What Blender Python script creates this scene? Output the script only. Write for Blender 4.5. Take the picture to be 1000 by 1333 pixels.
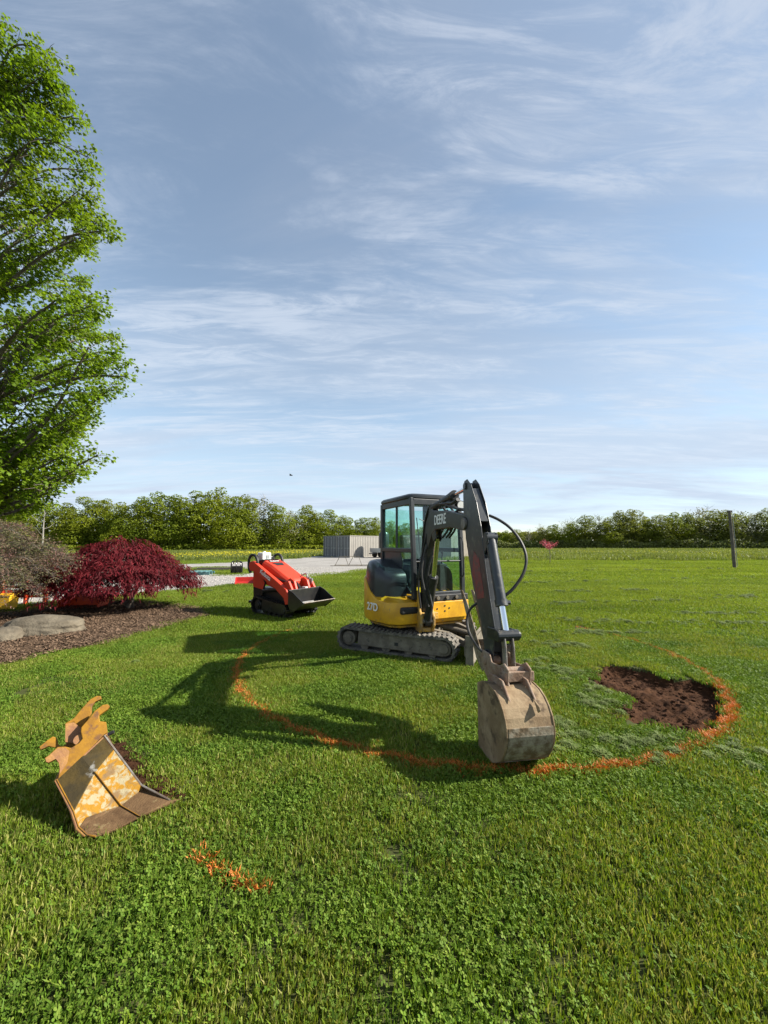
import bpy, bmesh, math, random
import numpy as np
from mathutils import Vector, Matrix
R = math.radians
random.seed(7); RNG = np.random.default_rng(11)
for _o in list(bpy.data.objects): bpy.data.objects.remove(_o)
SC = bpy.context.scene
COL = SC.collection

# ------------------------------------------------------------ camera, sky, sun, exposure
CAMH, FPX = 1.70, 500.0                      # eye height, focal length in px of a 1000 x 1333 frame
PITCH = math.atan((707-666.5)/FPX)
cam = bpy.data.objects.new('camera', bpy.data.cameras.new('camera')); COL.objects.link(cam)
cam.location = (0, 0, CAMH); cam.rotation_euler = (R(90)+PITCH, 0, 0)
cam.data.sensor_fit = 'VERTICAL'; cam.data.sensor_height = 36.0; cam.data.lens = 36.0*FPX/1333
cam.data.clip_start = 0.05; cam.data.clip_end = 3000
SC.camera = cam
SUN_EL, SUN_AZ = R(35), R(90)                # azimuth measured from +Y towards +X
SUN = Vector((math.sin(SUN_AZ)*math.cos(SUN_EL), math.cos(SUN_AZ)*math.cos(SUN_EL), math.sin(SUN_EL)))
sl = bpy.data.lights.new('sun', 'SUN'); sl.energy = 5.0; sl.angle = R(0.55); sl.color = (1.0, 0.94, 0.83)
so = bpy.data.objects.new('sun', sl); COL.objects.link(so)
so.rotation_euler = SUN.to_track_quat('Z', 'Y').to_euler(); so.location = (20, 0, 30)

W = bpy.data.worlds.new('World'); SC.world = W; W.use_nodes = True
def world():
    nt = W.node_tree; N = nt.nodes; L = nt.links; N.clear()
    out = N.new('ShaderNodeOutputWorld'); bg = N.new('ShaderNodeBackground'); bg.inputs['Strength'].default_value = 0.10
    sky = N.new('ShaderNodeTexSky'); sky.sky_type = 'NISHITA'; sky.sun_disc = False
    sky.sun_elevation = SUN_EL; sky.sun_rotation = SUN_AZ; sky.altitude = 200; sky.air_density = 1.0; sky.dust_density = 0.2; sky.ozone_density = 2.0
    tc = N.new('ShaderNodeTexCoord')
    sep = N.new('ShaderNodeSeparateXYZ'); L.new(tc.outputs['Generated'], sep.inputs[0])
    def math_(op, a, b=None, clamp=False):
        n = N.new('ShaderNodeMath'); n.operation = op; n.use_clamp = clamp
        for i, v in enumerate((a, b)):
            if v is None: continue
            if isinstance(v, (int, float)): n.inputs[i].default_value = v
            else: L.new(v, n.inputs[i])
        return n.outputs[0]
    zz = math_('ADD', math_('MAXIMUM', sep.outputs[2], 0.0), 0.09)
    cx = math_('DIVIDE', sep.outputs[0], zz); cy = math_('DIVIDE', sep.outputs[1], zz)
    cmb = N.new('ShaderNodeCombineXYZ'); L.new(cx, cmb.inputs[0]); L.new(cy, cmb.inputs[1])
    def noise(scale, detail, rough, sx, sy, rot, dist=0.0, off=(0, 0, 0)):
        mp = N.new('ShaderNodeMapping'); mp.inputs['Scale'].default_value = (sx, sy, 1); mp.inputs['Rotation'].default_value = (0, 0, R(rot)); mp.inputs['Location'].default_value = off
        L.new(cmb.outputs[0], mp.inputs[0])
        n = N.new('ShaderNodeTexNoise'); n.inputs['Scale'].default_value = scale; n.inputs['Detail'].default_value = detail
        n.inputs['Roughness'].default_value = rough; n.inputs['Distortion'].default_value = dist
        L.new(mp.outputs[0], n.inputs['Vector']); return n.outputs['Fac']
    def ramp(v, a, b, c0=0.0, c1=1.0):
        m = N.new('ShaderNodeMapRange'); m.interpolation_type = 'SMOOTHSTEP'
        m.inputs['From Min'].default_value = a; m.inputs['From Max'].default_value = b; m.inputs['To Min'].default_value = c0; m.inputs['To Max'].default_value = c1
        L.new(v, m.inputs['Value']); return m.outputs[0]
    veil = ramp(noise(0.50, 7, 0.58, 0.55, 1.6, 14, 0.6, (3.1, 1.7, 0)), 0.40, 0.62, 0.42, 1.0)
    wisp = ramp(noise(1.25, 10, 0.64, 0.55, 1.9, 20, 0.9, (0.4, 5.2, 0)), 0.40, 0.62)
    fine = ramp(noise(4.5, 9, 0.68, 0.45, 1.9, -38, 1.1, (7.7, 2.1, 0)), 0.38, 0.64, 0.22, 1.0)
    streak = math_('MULTIPLY', wisp, fine)
    hz2 = ramp(sep.outputs[2], 0.0, 0.10, 0.5, 1.0)
    low = ramp(sep.outputs[2], 0.02, 0.42, 0.62, 0.0)
    dens = math_('ADD', math_('MULTIPLY', veil, 0.66), math_('MULTIPLY', low, 0.75), True)
    dens = math_('MULTIPLY', dens, hz2)
    # cloud brightness follows the same sky light: thin ice cloud, a little brighter towards the horizon
    elev = ramp(sep.outputs[2], 0.0, 0.85)
    def mixc(f, A, B):
        n = N.new('ShaderNodeMix'); n.data_type = 'RGBA'
        L.new(f, n.inputs['Factor'])
        for k, v in (('A', A), ('B', B)):
            if isinstance(v, tuple): n.inputs[k].default_value = (*v, 1)
            else: L.new(v, n.inputs[k])
        return n.outputs['Result']
    veilc = mixc(elev, (2.65, 3.15, 3.85), (1.75, 2.02, 2.52))
    wispc = mixc(elev, (3.15, 3.62, 4.2), (2.55, 2.88, 3.45))
    tint = N.new('ShaderNodeMix'); tint.data_type = 'RGBA'; tint.blend_type = 'MULTIPLY'; tint.inputs['Factor'].default_value = 1.0
    L.new(sky.outputs[0], tint.inputs['A']); tint.inputs['B'].default_value = (1.0, 0.98, 0.86, 1)
    c = mixc(dens, tint.outputs['Result'], veilc)
    c = mixc(math_('MULTIPLY', math_('MULTIPLY', streak, hz2), 0.80), c, wispc)
    L.new(c, bg.inputs['Color']); L.new(bg.outputs[0], out.inputs[0])
world()
SC.view_settings.view_transform = 'Standard'; SC.view_settings.look = 'None'
SC.view_settings.exposure = 1.25; SC.view_settings.gamma = 1.0; SC.view_settings.use_curve_mapping = False
SC.render.engine = 'CYCLES'
SC.cycles.use_denoising = True; SC.cycles.max_bounces = 8; SC.cycles.transparent_max_bounces = 16; SC.cycles.transmission_bounces = 6
SC.cycles.diffuse_bounces = 3; SC.cycles.sample_clamp_indirect = 6

# ------------------------------------------------------------ helpers
cP, sP = math.cos(PITCH), math.sin(PITCH)
def ray(px, py):
    X = (px-500)/FPX; U = (666.5-py)/FPX
    return Vector((X, cP-U*sP, sP+U*cP))
def gnd(px, py, z=0.0):
    d = ray(px, py); t = (z-CAMH)/d.z; return Vector((0, 0, CAMH))+t*d
def atY(px, py, Y):
    d = ray(px, py); return Vector((0, 0, CAMH))+d*(Y/d.y)
def tag(o, label=None, cat=None, group=None, kind=None):
    if label: o['label'] = label
    if cat: o['category'] = cat
    if group: o['group'] = group
    if kind: o['kind'] = kind
    return o
ORG = Vector((0, 0, 0))
def empty(name, loc):
    global ORG
    o = bpy.data.objects.new(name, None); COL.objects.link(o); o.location = loc; o.empty_display_size = 0.2
    ORG = Vector(loc); return o
def mesh_obj(name, V, F, mat, parent=None, smooth=False, org=None):
    me = bpy.data.meshes.new(name); org = ORG if org is None else org
    V = np.asarray(V, dtype=float)-np.array(org)
    me.from_pydata(V.tolist(), [], F); me.update()
    if mat: me.materials.append(mat)
    if smooth: me.polygons.foreach_set('use_smooth', [True]*len(me.polygons))
    o = bpy.data.objects.new(name, me); COL.objects.link(o)
    if parent: o.parent = parent
    else: o.location = org
    return o
def frame_of(d):
    d = Vector(d).normalized(); up = Vector((0, 0, 1)) if abs(d.z) < 0.95 else Vector((1, 0, 0))
    a = d.cross(up).normalized(); return a, a.cross(d).normalized(), d
class MB:
    def __init__(s): s.v = []; s.f = []
    def add(s, V, F):
        n = len(s.v); s.v += [Vector(x) for x in V]; s.f += [tuple(i+n for i in f) for f in F]
    def box(s, fn, x0, x1, y0, y1, z0, z1):
        s.add([fn(x, y, z) for z in (z0, z1) for x, y in ((x0, y0), (x1, y0), (x1, y1), (x0, y1))],
              [(3, 2, 1, 0), (4, 5, 6, 7), (0, 1, 5, 4), (1, 2, 6, 5), (2, 3, 7, 6), (3, 0, 4, 7)])
    def prism(s, fn, poly, o0, o1):           # fn(a, off, b): polygon in (a,b), extruded along off
        n = len(poly)
        s.add([fn(a, o0, b) for a, b in poly]+[fn(a, o1, b) for a, b in poly],
              [tuple(range(n)), tuple(range(2*n-1, n-1, -1))]+[(i, n+i, n+(i+1) % n, (i+1) % n) for i in range(n)])
    def loft(s, rings, cap=True, closed=True):
        n = len(rings[0]); V = [p for r in rings for p in r]; F = []
        for k in range(len(rings)-1):
            for i in range(n if closed else n-1):
                j = (i+1) % n; F.append((k*n+i, k*n+j, (k+1)*n+j, (k+1)*n+i))
        if cap: F += [tuple(range(n-1, -1, -1)), tuple(range((len(rings)-1)*n, len(rings)*n))]
        s.add(V, F)
    def tube(s, pts, r, n=8):
        pts = [Vector(p) for p in pts]; rs = r if isinstance(r, (list, tuple)) else [r]*len(pts); rings = []
        a = None
        for i, p in enumerate(pts):
            d = (pts[min(i+1, len(pts)-1)]-pts[max(i-1, 0)]).normalized()
            if a is None: a, b, _ = frame_of(d)
            else:
                a = (a-d*a.dot(d)).normalized(); b = a.cross(d)
            rings.append([p+(a*math.cos(2*math.pi*k/n)+b*math.sin(2*math.pi*k/n))*rs[i] for k in range(n)])
        s.loft(rings)
    def cyl(s, p0, p1, r, n=14, r1=None): s.tube([p0, p1], [r, r if r1 is None else r1], n)
    def build(s, name, mat, parent=None, bevel=0.0, smooth=False, seg=2, solid=0.0):
        o = mesh_obj(name, s.v, s.f, mat, parent)
        bm = bmesh.new(); bm.from_mesh(o.data); bmesh.ops.recalc_face_normals(bm, faces=bm.faces); bm.to_mesh(o.data); bm.free()
        if smooth:
            o.data.polygons.foreach_set('use_smooth', [True]*len(o.data.polygons))
            try: o.data.set_sharp_from_angle(angle=R(38))
            except Exception: pass
        if solid:
            m = o.modifiers.new('solid', 'SOLIDIFY'); m.thickness = solid; m.offset = 0
        if bevel:
            m = o.modifiers.new('bevel', 'BEVEL'); m.width = bevel; m.segments = seg; m.limit_method = 'ANGLE'; m.angle_limit = R(32)
        return o
def curve(pts, n=8):                           # catmull-rom
    P = [Vector(p) for p in pts]; P = [2*P[0]-P[1]]+P+[2*P[-1]-P[-2]]; out = []
    for i in range(1, len(P)-2):
        for k in range(n):
            t = k/n; a, b, c, d = P[i-1:i+3]
            out.append(0.5*((2*b)+(c-a)*t+(2*a-5*b+4*c-d)*t*t+(3*b-a-3*c+d)*t*t*t))
    out.append(P[-2]); return out
WORLD = lambda x, y, z: Vector((x, y, z))
def inpoly(x, y, poly):
    x = np.asarray(x); y = np.asarray(y); ins = np.zeros(x.shape, bool); n = len(poly)
    for i in range(n):
        x0, y0 = poly[i][0], poly[i][1]; x1, y1 = poly[i-1][0], poly[i-1][1]
        c = ((y0 > y) != (y1 > y)) & (x < (x1-x0)*(y-y0)/((y1-y0) if y1 != y0 else 1e-9)+x0); ins ^= c
    return ins

# ------------------------------------------------------------ materials
def M(name, base=(0.5, 0.5, 0.5), rough=0.6, metal=0.0, second=None, scale=6.0, lo=0.42, hi=0.62, third=None, scale3=14.0, lo3=0.58, hi3=0.70,
      bump=0.0, bscale=40.0, island=0.0, transl=0.0, spec=0.5, world_pos=False, detail=6.0, coat=0.0, dist=0.0):
    m = bpy.data.materials.new(name); m.use_nodes = True; nt = m.node_tree; N = nt.nodes; L = nt.links
    b = N['Principled BSDF']; out = N['Material Output']
    b.inputs['Roughness'].default_value = rough; b.inputs['Metallic'].default_value = metal; b.inputs['Specular IOR Level'].default_value = spec
    b.inputs['Coat Weight'].default_value = coat
    if world_pos:
        g = N.new('ShaderNodeNewGeometry'); vec = g.outputs['Position']
    else:
        t = N.new('ShaderNodeTexCoord'); vec = t.outputs['Object']
    def nz(sc, det=detail, rg=0.6):
        n = N.new('ShaderNodeTexNoise'); n.inputs['Scale'].default_value = sc; n.inputs['Detail'].default_value = det; n.inputs['Roughness'].default_value = rg
        n.inputs['Distortion'].default_value = dist
        L.new(vec, n.inputs['Vector']); return n.outputs['Fac']
    def rng(v, a, c):
        r = N.new('ShaderNodeMapRange'); r.inputs['From Min'].default_value = a; r.inputs['From Max'].default_value = c; L.new(v, r.inputs['Value']); return r.outputs[0]
    def mix(f, a, c, blend='MIX'):
        x = N.new('ShaderNodeMix'); x.data_type = 'RGBA'; x.blend_type = blend
        if isinstance(f, float): x.inputs['Factor'].default_value = f
        else: L.new(f, x.inputs['Factor'])
        for s, v in (('A', a), ('B', c)):
            if isinstance(v, tuple): x.inputs[s].default_value = v
            else: L.new(v, x.inputs[s])
        return x.outputs['Result']
    rgba = lambda c: (c[0], c[1], c[2], 1.0)
    colr = rgba(base)
    if second: colr = mix(rng(nz(scale), lo, hi), colr, rgba(second))
    if third: colr = mix(rng(nz(scale3), lo3, hi3), colr, rgba(third))
    if island:
        g2 = N.new('ShaderNodeNewGeometry'); r = N.new('ShaderNodeMapRange'); r.inputs['To Min'].default_value = 1-island; r.inputs['To Max'].default_value = 1+island
        L.new(g2.outputs['Random Per Island'], r.inputs['Value'])
        v = N.new('ShaderNodeVectorMath'); v.operation = 'SCALE'
        if isinstance(colr, tuple): v.inputs[0].default_value = colr[:3]
        else: L.new(colr, v.inputs[0])
        L.new(r.outputs[0], v.inputs['Scale']); colr = v.outputs[0]
    if isinstance(colr, tuple): b.inputs['Base Color'].default_value = colr
    else: L.new(colr, b.inputs['Base Color'])
    if bump:
        bn = N.new('ShaderNodeBump'); bn.inputs['Strength'].default_value = bump; bn.inputs['Distance'].default_value = 0.02
        L.new(nz(bscale, 5.0), bn.inputs['Height']); L.new(bn.outputs[0], b.inputs['Normal'])
    if transl:
        tr = N.new('ShaderNodeBsdfTranslucent')
        sc = N.new('ShaderNodeMix'); sc.data_type = 'RGBA'; sc.blend_type = 'MULTIPLY'; sc.inputs['Factor'].default_value = 1.0
        if isinstance(colr, tuple): sc.inputs['A'].default_value = colr
        else: L.new(colr, sc.inputs['A'])
        sc.inputs['B'].default_value = (1.5, 1.5, 0.7, 1); L.new(sc.outputs['Result'], tr.inputs['Color'])
        ms = N.new('ShaderNodeMixShader'); ms.inputs[0].default_value = transl
        L.new(b.outputs[0], ms.inputs[1]); L.new(tr.outputs[0], ms.inputs[2]); L.new(ms.outputs[0], out.inputs['Surface'])
    return m
def glass(name, tint=(0.75, 0.85, 0.85), refl=0.12):
    m = bpy.data.materials.new(name); m.use_nodes = True; nt = m.node_tree; N = nt.nodes; L = nt.links; N.remove(N['Principled BSDF'])
    t = N.new('ShaderNodeBsdfTransparent'); t.inputs[0].default_value = (*tint, 1)
    g = N.new('ShaderNodeBsdfGlossy'); g.inputs['Roughness'].default_value = 0.04; g.inputs['Color'].default_value = (0.9, 0.95, 1, 1)
    lw = N.new('ShaderNodeLayerWeight'); fr = N.new('ShaderNodeMath'); fr.operation = 'POWER'; fr.inputs[1].default_value = 4.0; L.new(lw.outputs['Facing'], fr.inputs[0])
    ad = N.new('ShaderNodeMath'); ad.operation = 'ADD'; ad.inputs[1].default_value = refl; L.new(fr.outputs[0], ad.inputs[0])
    x = N.new('ShaderNodeMixShader'); L.new(ad.outputs[0], x.inputs[0]); L.new(t.outputs[0], x.inputs[1]); L.new(g.outputs[0], x.inputs[2])
    L.new(x.outputs[0], N['Material Output'].inputs['Surface']); return m

MAT = dict(
  yellow=M('machine_yellow', (0.62, 0.33, 0.012), 0.42, second=(0.50, 0.25, 0.012), scale=5, third=(0.20, 0.13, 0.07), scale3=13, lo3=0.60, hi3=0.74, bump=0.05),
  yellow_mud=M('muddy_yellow', (0.50, 0.28, 0.03), 0.6, second=(0.24, 0.16, 0.08), scale=9, third=(0.12, 0.08, 0.05), scale3=20, bump=0.2),
  dark=M('charcoal_paint', (0.013, 0.016, 0.020), 0.36, second=(0.021, 0.024, 0.027), scale=5, third=(0.085, 0.075, 0.058), scale3=12, lo3=0.54, hi3=0.76, bump=0.03),
  hood=M('charcoal_hood', (0.018, 0.022, 0.028), 0.34, second=(0.026, 0.030, 0.036), scale=4, bump=0.02, bscale=12),
  cabm=M('cab_paint', (0.016, 0.019, 0.023), 0.40, second=(0.028, 0.031, 0.034), scale=8, third=(0.09, 0.085, 0.075), scale3=22, lo3=0.64, hi3=0.8),
  stick=M('arm_paint', (0.024, 0.028, 0.034), 0.40, second=(0.036, 0.041, 0.047), scale=5, third=(0.13, 0.12, 0.10), scale3=13, lo3=0.55, hi3=0.75, bump=0.04),
  black=M('black_rubber', (0.012, 0.012, 0.013), 0.55, second=(0.03, 0.028, 0.025), scale=14),
  track=M('dusty_track_rubber', (0.055, 0.050, 0.043), 0.85, second=(0.14, 0.125, 0.10), scale=11, third=(0.20, 0.175, 0.14), scale3=28, lo3=0.55, hi3=0.7, bump=0.3),
  frame=M('muddy_steel', (0.115, 0.100, 0.078), 0.85, spec=0.25, second=(0.175, 0.155, 0.12), scale=7, third=(0.055, 0.05, 0.045), scale3=17, bump=0.25),
  chrome=M('chrome_rod', (0.75, 0.76, 0.78), 0.14, 1.0),
  steel=M('worn_steel', (0.20, 0.185, 0.165), 0.55, 0.3, second=(0.12, 0.085, 0.06), scale=9, third=(0.30, 0.28, 0.25), scale3=26, bump=0.15),
  rusty=M('rusty_coupler', (0.20, 0.12, 0.075), 0.8, second=(0.26, 0.20, 0.15), scale=10, third=(0.10, 0.06, 0.04), scale3=24, bump=0.3),
  digger=M('scoured_bucket_steel', (0.190, 0.130, 0.075), 0.85, 0.0, spec=0.2, second=(0.29, 0.215, 0.13), scale=6, third=(0.10, 0.07, 0.045), scale3=9, lo3=0.54, hi3=0.66, bump=0.22, bscale=60, detail=9),
  digger_wear=M('bucket_wear_strip', (0.130, 0.092, 0.055), 0.85, 0.0, spec=0.2, second=(0.28, 0.24, 0.18), scale=14, third=(0.09, 0.065, 0.045), scale3=26, bump=0.3),
  white=M('white_decal', (0.80, 0.80, 0.78), 0.5),
  reddecal=M('faded_red_decal', (0.20, 0.035, 0.035), 0.5, second=(0.10, 0.05, 0.05), scale=20),
  glass=glass('cab_glass', (0.80, 0.96, 0.93), 0.03), glassf=glass('windscreen_glass', (0.86, 0.92, 0.91), 0.03),
  seat=M('seat_vinyl', (0.012, 0.012, 0.013), 0.6),
  red=M('loader_orange_red', (0.52, 0.034, 0.009), 0.55, second=(0.56, 0.035, 0.010), scale=4, third=(0.25, 0.05, 0.02), scale3=18, lo3=0.66, hi3=0.8),
  blackp=M('black_paint', (0.008, 0.008, 0.009), 0.30, second=(0.018, 0.017, 0.016), scale=8, third=(0.06, 0.055, 0.05), scale3=18, lo3=0.64, hi3=0.8),
  scuffed=M('scuffed_bucket_floor', (0.05, 0.052, 0.056), 0.45, 0.0, second=(0.03, 0.03, 0.032), scale=8),
  whitebox=M('white_plastic', (0.72, 0.72, 0.70), 0.5, second=(0.6, 0.6, 0.57), scale=9),
  ochre=M('scratched_ochre', (0.27, 0.132, 0.010), 0.65, spec=0.25, second=(0.20, 0.095, 0.012), scale=14, third=(0.13, 0.062, 0.026), scale3=18, lo3=0.52, hi3=0.64, bump=0.12),
  flaked=M('flaking_ochre', (0.26, 0.130, 0.012), 0.8, spec=0.2, second=(0.27, 0.23, 0.14), scale=24, lo=0.46, hi=0.54, third=(0.16, 0.10, 0.045), scale3=10, lo3=0.52, hi3=0.62, bump=0.4, bscale=30, detail=9, dist=0.6),
  rustfloor=M('rust_floor', (0.070, 0.040, 0.020), 0.9, spec=0.12, second=(0.12, 0.072, 0.036), scale=8, third=(0.19, 0.14, 0.07), scale3=18, lo3=0.6, hi3=0.72, bump=0.4, bscale=80),
  shell=M('bucket_shell_painted_shade', (0.060, 0.042, 0.014), 0.8, spec=0.12, second=(0.036, 0.028, 0.014), scale=9, third=(0.16, 0.155, 0.14), scale3=12, lo3=0.60, hi3=0.67, bump=0.3),  # dark olive paints in the shade on the spare bucket's back plate
  rustear=M('rusty_ear', (0.21, 0.095, 0.042), 0.75, second=(0.32, 0.16, 0.04), scale=10, third=(0.18, 0.09, 0.05), scale3=20, bump=0.25),
  bark=M('bark', (0.075, 0.058, 0.045), 0.9, second=(0.13, 0.115, 0.10), scale=9, bump=0.5, bscale=20),
  palebark=M('pale_bark', (0.26, 0.24, 0.21), 0.9, second=(0.18, 0.165, 0.145), scale=5, bump=0.4),
  pole=M('weathered_pole', (0.075, 0.063, 0.053), 0.9, second=(0.12, 0.105, 0.09), scale=4, bump=0.4),
  leaf=M('maple_leaf', (0.100, 0.168, 0.010), 0.55, island=0.35, transl=0.45, spec=0.12, second=(0.145, 0.205, 0.012), scale=0.5, world_pos=True),
  woodleaf=M('wood_leaf', (0.130, 0.165, 0.010), 0.7, island=0.40, transl=0.35, spec=0.2, second=(0.155, 0.180, 0.012), scale=0.09, world_pos=True),
  woodleaf_lime=M('wood_leaf_lime', (0.180, 0.210, 0.013), 0.7, island=0.35, transl=0.4, spec=0.2, second=(0.105, 0.145, 0.010), scale=0.12, world_pos=True),
  woodleaf_dark=M('wood_leaf_dark', (0.130, 0.155, 0.024), 0.7, island=0.45, transl=0.40, spec=0.2, second=(0.160, 0.168, 0.036), scale=0.08, world_pos=True),
  woodleaf_pale=M('wood_leaf_pale', (0.20, 0.19, 0.09), 0.7, island=0.35, transl=0.3, second=(0.09, 0.10, 0.04), scale=0.1, world_pos=True),
  under=M('undergrowth_leaf', (0.12, 0.14, 0.03), 0.7, island=0.4, transl=0.25),
  burgundy=M('burgundy_leaf', (0.070, 0.006, 0.010), 0.65, island=0.45, transl=0.32, spec=0.15, second=(0.115, 0.011, 0.015), scale=3, world_pos=True),
  sparse=M('sparse_leaf', (0.150, 0.082, 0.070), 0.7, island=0.5, transl=0.25, spec=0.15, second=(0.095, 0.098, 0.042), scale=2.2, lo=0.42, hi=0.56, world_pos=True),
  blossom=M('pink_blossom', (0.45, 0.08, 0.16), 0.6, island=0.3, transl=0.3),
  flower=M('yellow_flower', (0.72, 0.60, 0.015), 0.6, island=0.25, transl=0.3),
  rock=M('field_stone', (0.085, 0.069, 0.047), 0.95, second=(0.135, 0.113, 0.080), scale=3, third=(0.075, 0.066, 0.05), scale3=9, bump=1.0, bscale=22),
  mulch=M('mulch', (0.090, 0.056, 0.034), 0.95, spec=0.1, second=(0.14, 0.092, 0.060), scale=14, third=(0.05, 0.032, 0.024), scale3=30, bump=0.9, bscale=35),
  chip=M('bark_chip', (0.125, 0.082, 0.054), 0.9, spec=0.1, island=0.65),
  soil=M('bare_soil', (0.036, 0.016, 0.008), 0.97, spec=0.08, second=(0.062, 0.029, 0.014), scale=7, third=(0.020, 0.010, 0.006), scale3=18, bump=1.0, bscale=30, detail=9),
  clod=M('soil_clod', (0.046, 0.021, 0.011), 0.97, spec=0.08, island=0.35, bump=0.8, bscale=40),
  gravel=M('gravel', (0.225, 0.21, 0.195), 0.95, second=(0.28, 0.265, 0.245), scale=0.5, third=(0.15, 0.14, 0.125), scale3=12, lo3=0.52, hi3=0.7, bump=0.8, bscale=30, world_pos=True),
  pebble=M('gravel_stone', (0.26, 0.245, 0.225), 0.9, island=0.4),
  cont=M('container_grey', (0.145, 0.15, 0.155), 0.55, second=(0.115, 0.12, 0.125), scale=0.8, third=(0.17, 0.12, 0.09), scale3=3, lo3=0.66, hi3=0.75),
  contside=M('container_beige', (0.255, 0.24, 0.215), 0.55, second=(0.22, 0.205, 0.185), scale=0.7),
  tan=M('tan_cladding', (0.27, 0.24, 0.20), 0.6, second=(0.23, 0.205, 0.17), scale=0.8),
  galv=M('galvanised', (0.34, 0.35, 0.36), 0.4, 0.6), teal=M('teal_paint', (0.06, 0.16, 0.17), 0.6, second=(0.09, 0.18, 0.18), scale=5),
  orangemesh=M('orange_plastic', (0.72, 0.09, 0.02), 0.5, second=(0.60, 0.06, 0.02), scale=6), yellowpl=M('yellow_plastic', (0.75, 0.42, 0.02), 0.5),
  redimpl=M('implement_red', (0.50, 0.025, 0.02), 0.45, second=(0.40, 0.02, 0.02), scale=6),
  wood=M('stake_wood', (0.50, 0.34, 0.22), 0.8, second=(0.40, 0.27, 0.17), scale=20),
)
def grass_mat(name, cols, patch=0.6, transl=0.38, rough=0.5, dry=0.0, spec=0.35, aniso=(.45, 1.6)):
    m = bpy.data.materials.new(name); m.use_nodes = True; nt = m.node_tree; N = nt.nodes; L = nt.links; b = N['Principled BSDF']
    g = N.new('ShaderNodeNewGeometry'); oi = N.new('ShaderNodeObjectInfo')
    mp = N.new('ShaderNodeMapping'); mp.inputs['Scale'].default_value = (*aniso, 1); L.new(g.outputs['Position'], mp.inputs[0])
    n1 = N.new('ShaderNodeTexNoise'); n1.inputs['Scale'].default_value = patch; n1.inputs['Detail'].default_value = 6; L.new(mp.outputs[0], n1.inputs['Vector'])
    def mixc(f, a, c):
        x = N.new('ShaderNodeMix'); x.data_type = 'RGBA'; L.new(f, x.inputs['Factor'])
        for s, v in (('A', a), ('B', c)):
            if isinstance(v, tuple): x.inputs[s].default_value = (*v, 1)
            else: L.new(v, x.inputs[s])
        return x.outputs['Result']
    def rng(v, a, c, t0=0., t1=1.):
        r = N.new('ShaderNodeMapRange'); r.inputs['From Min'].default_value = a; r.inputs['From Max'].default_value = c; r.inputs['To Min'].default_value = t0; r.inputs['To Max'].default_value = t1
        L.new(v, r.inputs['Value']); return r.outputs[0]
    c = mixc(rng(n1.outputs['Fac'], 0.38, 0.62), cols[0], cols[1])
    pw = N.new('ShaderNodeMath'); pw.operation = 'POWER'; pw.inputs[1].default_value = 3.2; L.new(g.outputs['Random Per Island'], pw.inputs[0])
    c = mixc(pw.outputs[0], c, cols[2])
    v = N.new('ShaderNodeVectorMath'); v.operation = 'SCALE'; L.new(c, v.inputs[0]); L.new(rng(oi.outputs['Random'], 0, 1, 0.82, 1.18), v.inputs['Scale'])
    L.new(v.outputs[0], b.inputs['Base Color']); b.inputs['Roughness'].default_value = rough; b.inputs['Specular IOR Level'].default_value = spec
    tr = N.new('ShaderNodeBsdfTranslucent'); s2 = N.new('ShaderNodeVectorMath'); s2.operation = 'MULTIPLY'; s2.inputs[1].default_value = (1.5, 1.45, 0.7)
    L.new(v.outputs[0], s2.inputs[0]); L.new(s2.outputs[0], tr.inputs[0])
    ms = N.new('ShaderNodeMixShader'); ms.inputs[0].default_value = transl; L.new(b.outputs[0], ms.inputs[1]); L.new(tr.outputs[0], ms.inputs[2])
    L.new(ms.outputs[0], N['Material Output'].inputs['Surface']); return m
MAT['blade'] = grass_mat('grass_blade', ((0.108, 0.170, 0.012), (0.146, 0.200, 0.016), (0.34, 0.31, 0.11)), rough=0.6, spec=0.15, transl=0.32)
MAT['blade_dark'] = grass_mat('lush_blade', ((0.064, 0.132, 0.011), (0.100, 0.172, 0.014), (0.19, 0.25, 0.045)), rough=0.6, spec=0.15, transl=0.28)
MAT['clover'] = grass_mat('clover_leaf', ((0.062, 0.126, 0.011), (0.098, 0.168, 0.014), (0.18, 0.23, 0.035)), transl=0.26, rough=0.6, spec=0.15)
MAT['lawnfar'] = grass_mat('lawn_far', ((0.092, 0.152, 0.012), (0.158, 0.214, 0.021), (0.22, 0.24, 0.06)), spec=0.12, patch=0.42, aniso=(.10, 1.3))
MAT['thatch'] = grass_mat('thatch', ((0.040, 0.058, 0.012), (0.055, 0.072, 0.016), (0.05, 0.05, 0.02)), patch=1.5, transl=0.0, rough=0.9, spec=0.1)
MAT['meadow'] = grass_mat('meadow_grass', ((0.095, 0.135, 0.020), (0.13, 0.16, 0.03), (0.17, 0.18, 0.05)), patch=0.12)
MAT['clip'] = grass_mat('cut_grass', ((0.082, 0.128, 0.020), (0.110, 0.152, 0.030), (0.18, 0.21, 0.07)), transl=0.15, rough=0.7, patch=2.0)
MAT['paint'] = grass_mat('orange_marking_paint', ((0.56, 0.145, 0.015), (0.40, 0.132, 0.018), (0.64, 0.23, 0.05)), transl=0.15, rough=0.6, patch=6)

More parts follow.
